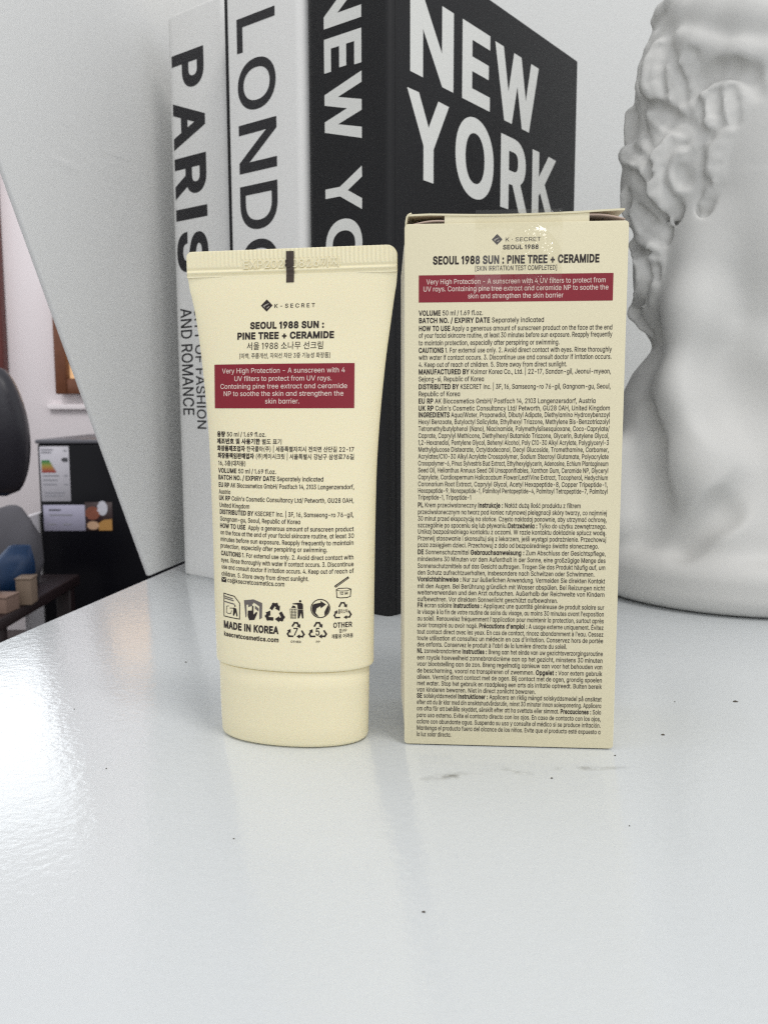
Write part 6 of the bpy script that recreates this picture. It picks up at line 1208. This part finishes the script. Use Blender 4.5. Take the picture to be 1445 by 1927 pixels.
dk = mat('label_print', (0.06, 0.06, 0.07), 0.5)
onlabel('grade_arrow', [(-0.192, 0.675), (-0.186, 0.681), (-0.172, 0.681), (-0.172, 0.669), (-0.186, 0.669)], dk)
gy = mat('label_small_print', (0.26, 0.26, 0.29), 0.6)
for i, (a, b, z) in enumerate([(-0.25, -0.215, 0.703), (-0.25, -0.22, 0.695), (-0.184, -0.174, 0.70), (-0.248, -0.20, 0.626), (-0.248, -0.205, 0.613), (-0.248, -0.208, 0.60), (-0.184, -0.174, 0.626), (-0.184, -0.174, 0.60), (-0.245, -0.185, 0.575), (-0.245, -0.19, 0.566)]):
    onlabel('label_line', [(a, z), (b, z), (b, z+0.0035), (a, z+0.0035)], gy)
s2 = flat('paper_sticker', -0.252, -0.128, 0.462, 0.540, -0.0005, lil, fr)
for a, b, z in [(-0.235, -0.20, 0.523), (-0.235, -0.165, 0.508), (-0.24, -0.215, 0.48), (-0.195, -0.17, 0.48)]:
    V, F = prism([(a, z), (b, z), (b, z+0.004), (a, z+0.004)], -0.0025, -0.0019); mesh_obj('sticker_line', V, F, dk if z > 0.515 else gy, s2)
pc = flat('picture_sticker', -0.128, -0.046, 0.462, 0.548, -0.0005, mat('dark_photo_print', (0.03, 0.012, 0.012), 0.4), fr)
def blob(name, cx, cz, rx, rz, c, y):
    V, F = prism([(cx+rx*math.cos(2*math.pi*i/20)*(1+0.12*math.sin(3*i)), cz+rz*math.sin(2*math.pi*i/20)) for i in range(20)], y, y+0.0005); mesh_obj(name, V, F, mat('photo_colour', c, 0.5, noise=(70, 0.3)), pc)
blob('printed_bread', -0.105, 0.515, 0.022, 0.02, (0.22, 0.07, 0.04), -0.0024); blob('printed_milk', -0.075, 0.53, 0.015, 0.022, (0.55, 0.55, 0.60), -0.0027); blob('printed_roll', -0.105, 0.478, 0.018, 0.013, (0.50, 0.32, 0.20), -0.0027)
V, F = prism([(-0.088, 0.463), (-0.048, 0.463), (-0.048, 0.497), (-0.072, 0.495), (-0.088, 0.485)], -0.0025, -0.0020); mesh_obj('printed_cheese', V, F, mat('photo_orange', (0.42, 0.22, 0.06), 0.5), pc)
fb_ = bevel_obj('foam_sheet', box(-1.048, -1.032, 2.50, 2.9, FZ, -0.235), mat('white_foam', (0.62, 0.6, 0.62), 0.8), 0.003); tag(fb_, 'white foam board standing upright against the black refrigerator', 'foam board')
# office chair
oc = thing('office_chair', 'black padded office chair with rounded tall back near the window', 'chair', (-0.925, 1.93, FZ), R(8))
lea = mat('black_leatherette', (0.022, 0.021, 0.028), 0.34, 0.5, bump=[(60, 0.15, 0.004), (900, 0.1, 0.0005)])
V = []; F = []
na, nb_ = 40, 24
for j in range(nb_+1):
    v = j/nb_; z = 0.63+0.295*v; e = min(1, (v*(1-v)*4)**0.35) if 0 < v < 1 else 0.02
    hw = (0.128+0.012*math.sin(math.pi*v)-0.006*v)*(0.55+0.45*e); hd = 0.040*max(e, 0.05)
    for i in range(na):
        a = 2*math.pi*i/na; c, s = math.cos(a), math.sin(a)
        x = hw*math.copysign(abs(c)**0.35, c); y = hd*math.copysign(abs(s)**0.7, s)
        if s < 0: y -= 0.006*math.exp(-((x-0.05)/0.012)**2)*-1
        V.append((x, y+0.05*(1-v)**2, z))
for j in range(nb_):
    for i in range(na): F.append((j*na+i, j*na+(i+1) % na, (j+1)*na+(i+1) % na, (j+1)*na+i))
F.append(tuple(range(na))[::-1]); F.append(tuple(nb_*na+i for i in range(na)))
mesh_obj('backrest', V, F, lea, oc, smooth=True)
bevel_obj('seat', box(-0.36, -0.06, -0.34, 0.08, 0.30, 0.37), lea, 0.03, oc, seg=4)
met = mat('dark_metal', (0.03, 0.03, 0.03), 0.35)
bevel_obj('back_bracket', box(-0.03, 0.03, 0.09, 0.11, 0.28, 0.70), met, 0.004, oc); bevel_obj('column', box(-0.075, -0.025, -0.16, -0.11, 0.08, 0.30), met, 0.01, oc)
for k in range(5):
    a = R(72*k+20); V, F = box(0.0, 0.24, -0.02, 0.02, 0.04, 0.08); o = bevel_obj('base_arm', (V, F), met, 0.006, oc); o.location = (-0.05, -0.135, 0); o.rotation_euler.z = a
# low bench with bags and small boxes
be = thing('bench', 'low dark wooden bench holding bags and small boxes beside the refrigerator', 'bench', (-1.08, 2.2, FZ))
dw = mat('dark_wood', (0.016, 0.008, 0.009), 0.4, noise=(30, 0.3))
bevel_obj('bench_top', box(-0.30, 0.21, -0.26, 0.27, 0.325, 0.355), dw, 0.004, be)
for x in (-0.28, 0.16):
    for y in (-0.24, 0.21): bevel_obj('leg', box(x, x+0.04, y, y+0.04, 0.0, 0.325), dw, 0.003, be)
def carton_box(label, x, y, w, d, hh, c, rz):
    o = thing('cardboard_box', label, 'box', (x, y, FZ+0.3555), rz, 'small cardboard boxes on the bench')
    mc = mat('tan_card', c, 0.7, noise=(30, 0.08)); bevel_obj('body', box(-w/2, w/2, -d/2, d/2, 0, hh), mc, 0.002, o); bevel_obj('lid', box(-w/2-0.0015, w/2+0.0015, -d/2-0.0015, d/2+0.0015, hh+0.0003, hh+0.004), mc, 0.001, o)
carton_box('small tan cardboard box standing upright, nearer the refrigerator', -0.872, 2.10, 0.036, 0.05, 0.062, (0.22, 0.16, 0.115), R(5))
carton_box('low wide tan cardboard box lying at the bench front below the blue bag', -0.925, 2.02, 0.11, 0.06, 0.036, (0.20, 0.13, 0.10), R(-6))
def lump(name, P, m, label, cat, seg=20, seed=3):
    """soft bag: a stack of rounded sections (cx, cy, rx, ry, z) with sagging folds"""
    rnd = random.Random(seed); ph = [rnd.random()*6 for _ in range(4)]; V = []; F = []
    for cx, cy, rx, ry, z in P:
        for i in range(seg):
            a = 2*math.pi*i/seg; k = 1+0.06*math.sin(3*a+ph[0]+z*30)+0.04*math.sin(5*a+ph[1]-z*50)
            V.append((cx+rx*k*math.copysign(abs(math.cos(a))**0.7, math.cos(a)), cy+ry*k*math.copysign(abs(math.sin(a))**0.7, math.sin(a)), z))
    for j in range(len(P)-1):
        for i in range(seg): F.append((j*seg+i, j*seg+(i+1) % seg, (j+1)*seg+(i+1) % seg, (j+1)*seg+i))
    F.append(tuple(range(seg))[::-1]); F.append(tuple((len(P)-1)*seg+i for i in range(seg)))
    return tag(mesh_obj(name, V, F, m, None, smooth=True), label, cat)
zb = FZ+0.3555
lump('grey_bag', [(-1.045, 2.32, 0.11, 0.06, zb), (-1.040, 2.32, 0.118, 0.065, zb+0.06), (-1.030, 2.32, 0.105, 0.055, zb+0.13), (-1.010, 2.32, 0.07, 0.035, zb+0.175), (-0.995, 2.32, 0.03, 0.014, zb+0.208), (-0.990, 2.32, 0.012, 0.006, zb+0.216)], mat('grey_fabric', (0.09, 0.088, 0.10), 0.8, noise=(20, 0.15)), 'grey fabric bag slumped to a peak at the back of the bench', 'bag', seed=5)
lump('blue_bag', [(-1.002, 2.18, 0.085, 0.04, zb), (-0.997, 2.18, 0.09, 0.045, zb+0.03), (-0.972, 2.18, 0.085, 0.04, zb+0.058), (-0.937, 2.18, 0.05, 0.028, zb+0.085), (-0.917, 2.18, 0.025, 0.014, zb+0.13), (-0.910, 2.18, 0.008, 0.005, zb+0.118)], mat('blue_plastic', (0.002, 0.03, 0.095), 0.5, noise=(15, 0.3)), 'glossy blue plastic bag in front of the grey bag', 'bag', seed=9)

# ---------------------------------------------------------------- specks lying on the tabletop
V = []; F = []
for x, y, s, el in [(-0.0665, 0.2855, 0.0007, 1.6), (0.1015, 0.2450, 0.0010, 2.2), (0.0725, 0.2195, 0.0009, 1.4), (0.0565, 0.2060, 0.0006, 1.0), (0.0385, 0.1930, 0.0006, 1.2), (0.0066, 0.1395, 0.0006, 1.5), (-0.066, 0.199, 0.0005, 1), (-0.088, 0.24, 0.0005, 1), (0.084, 0.245, 0.0005, 1.2), (0.05, 0.17, 0.0004, 1), (-0.03, 0.165, 0.0004, 1.3)]:
    b = len(V); a0 = random.random()*3; s *= 0.4
    for rz, rs in ((0, 1.0), (0.5, 0.8), (0.8, 0.3)):
        for i in range(7):
            a = a0+2*math.pi*i/7; q = s*rs*(0.7+0.5*random.random()); V.append((x+q*el*math.cos(a), y+q*math.sin(a), rz*s+0.00005))
    for k in range(2):
        for i in range(7): F.append((b+k*7+i, b+k*7+(i+1) % 7, b+(k+1)*7+(i+1) % 7, b+(k+1)*7+i))
    F.append(tuple(b+14+i for i in range(7)))
tag(mesh_obj('crumbs', V, F, mat('dark_crumb', (0.10, 0.085, 0.07), 0.8, 0.2)), 'tiny dark crumbs scattered over the white tabletop', 'crumbs', kind='stuff')
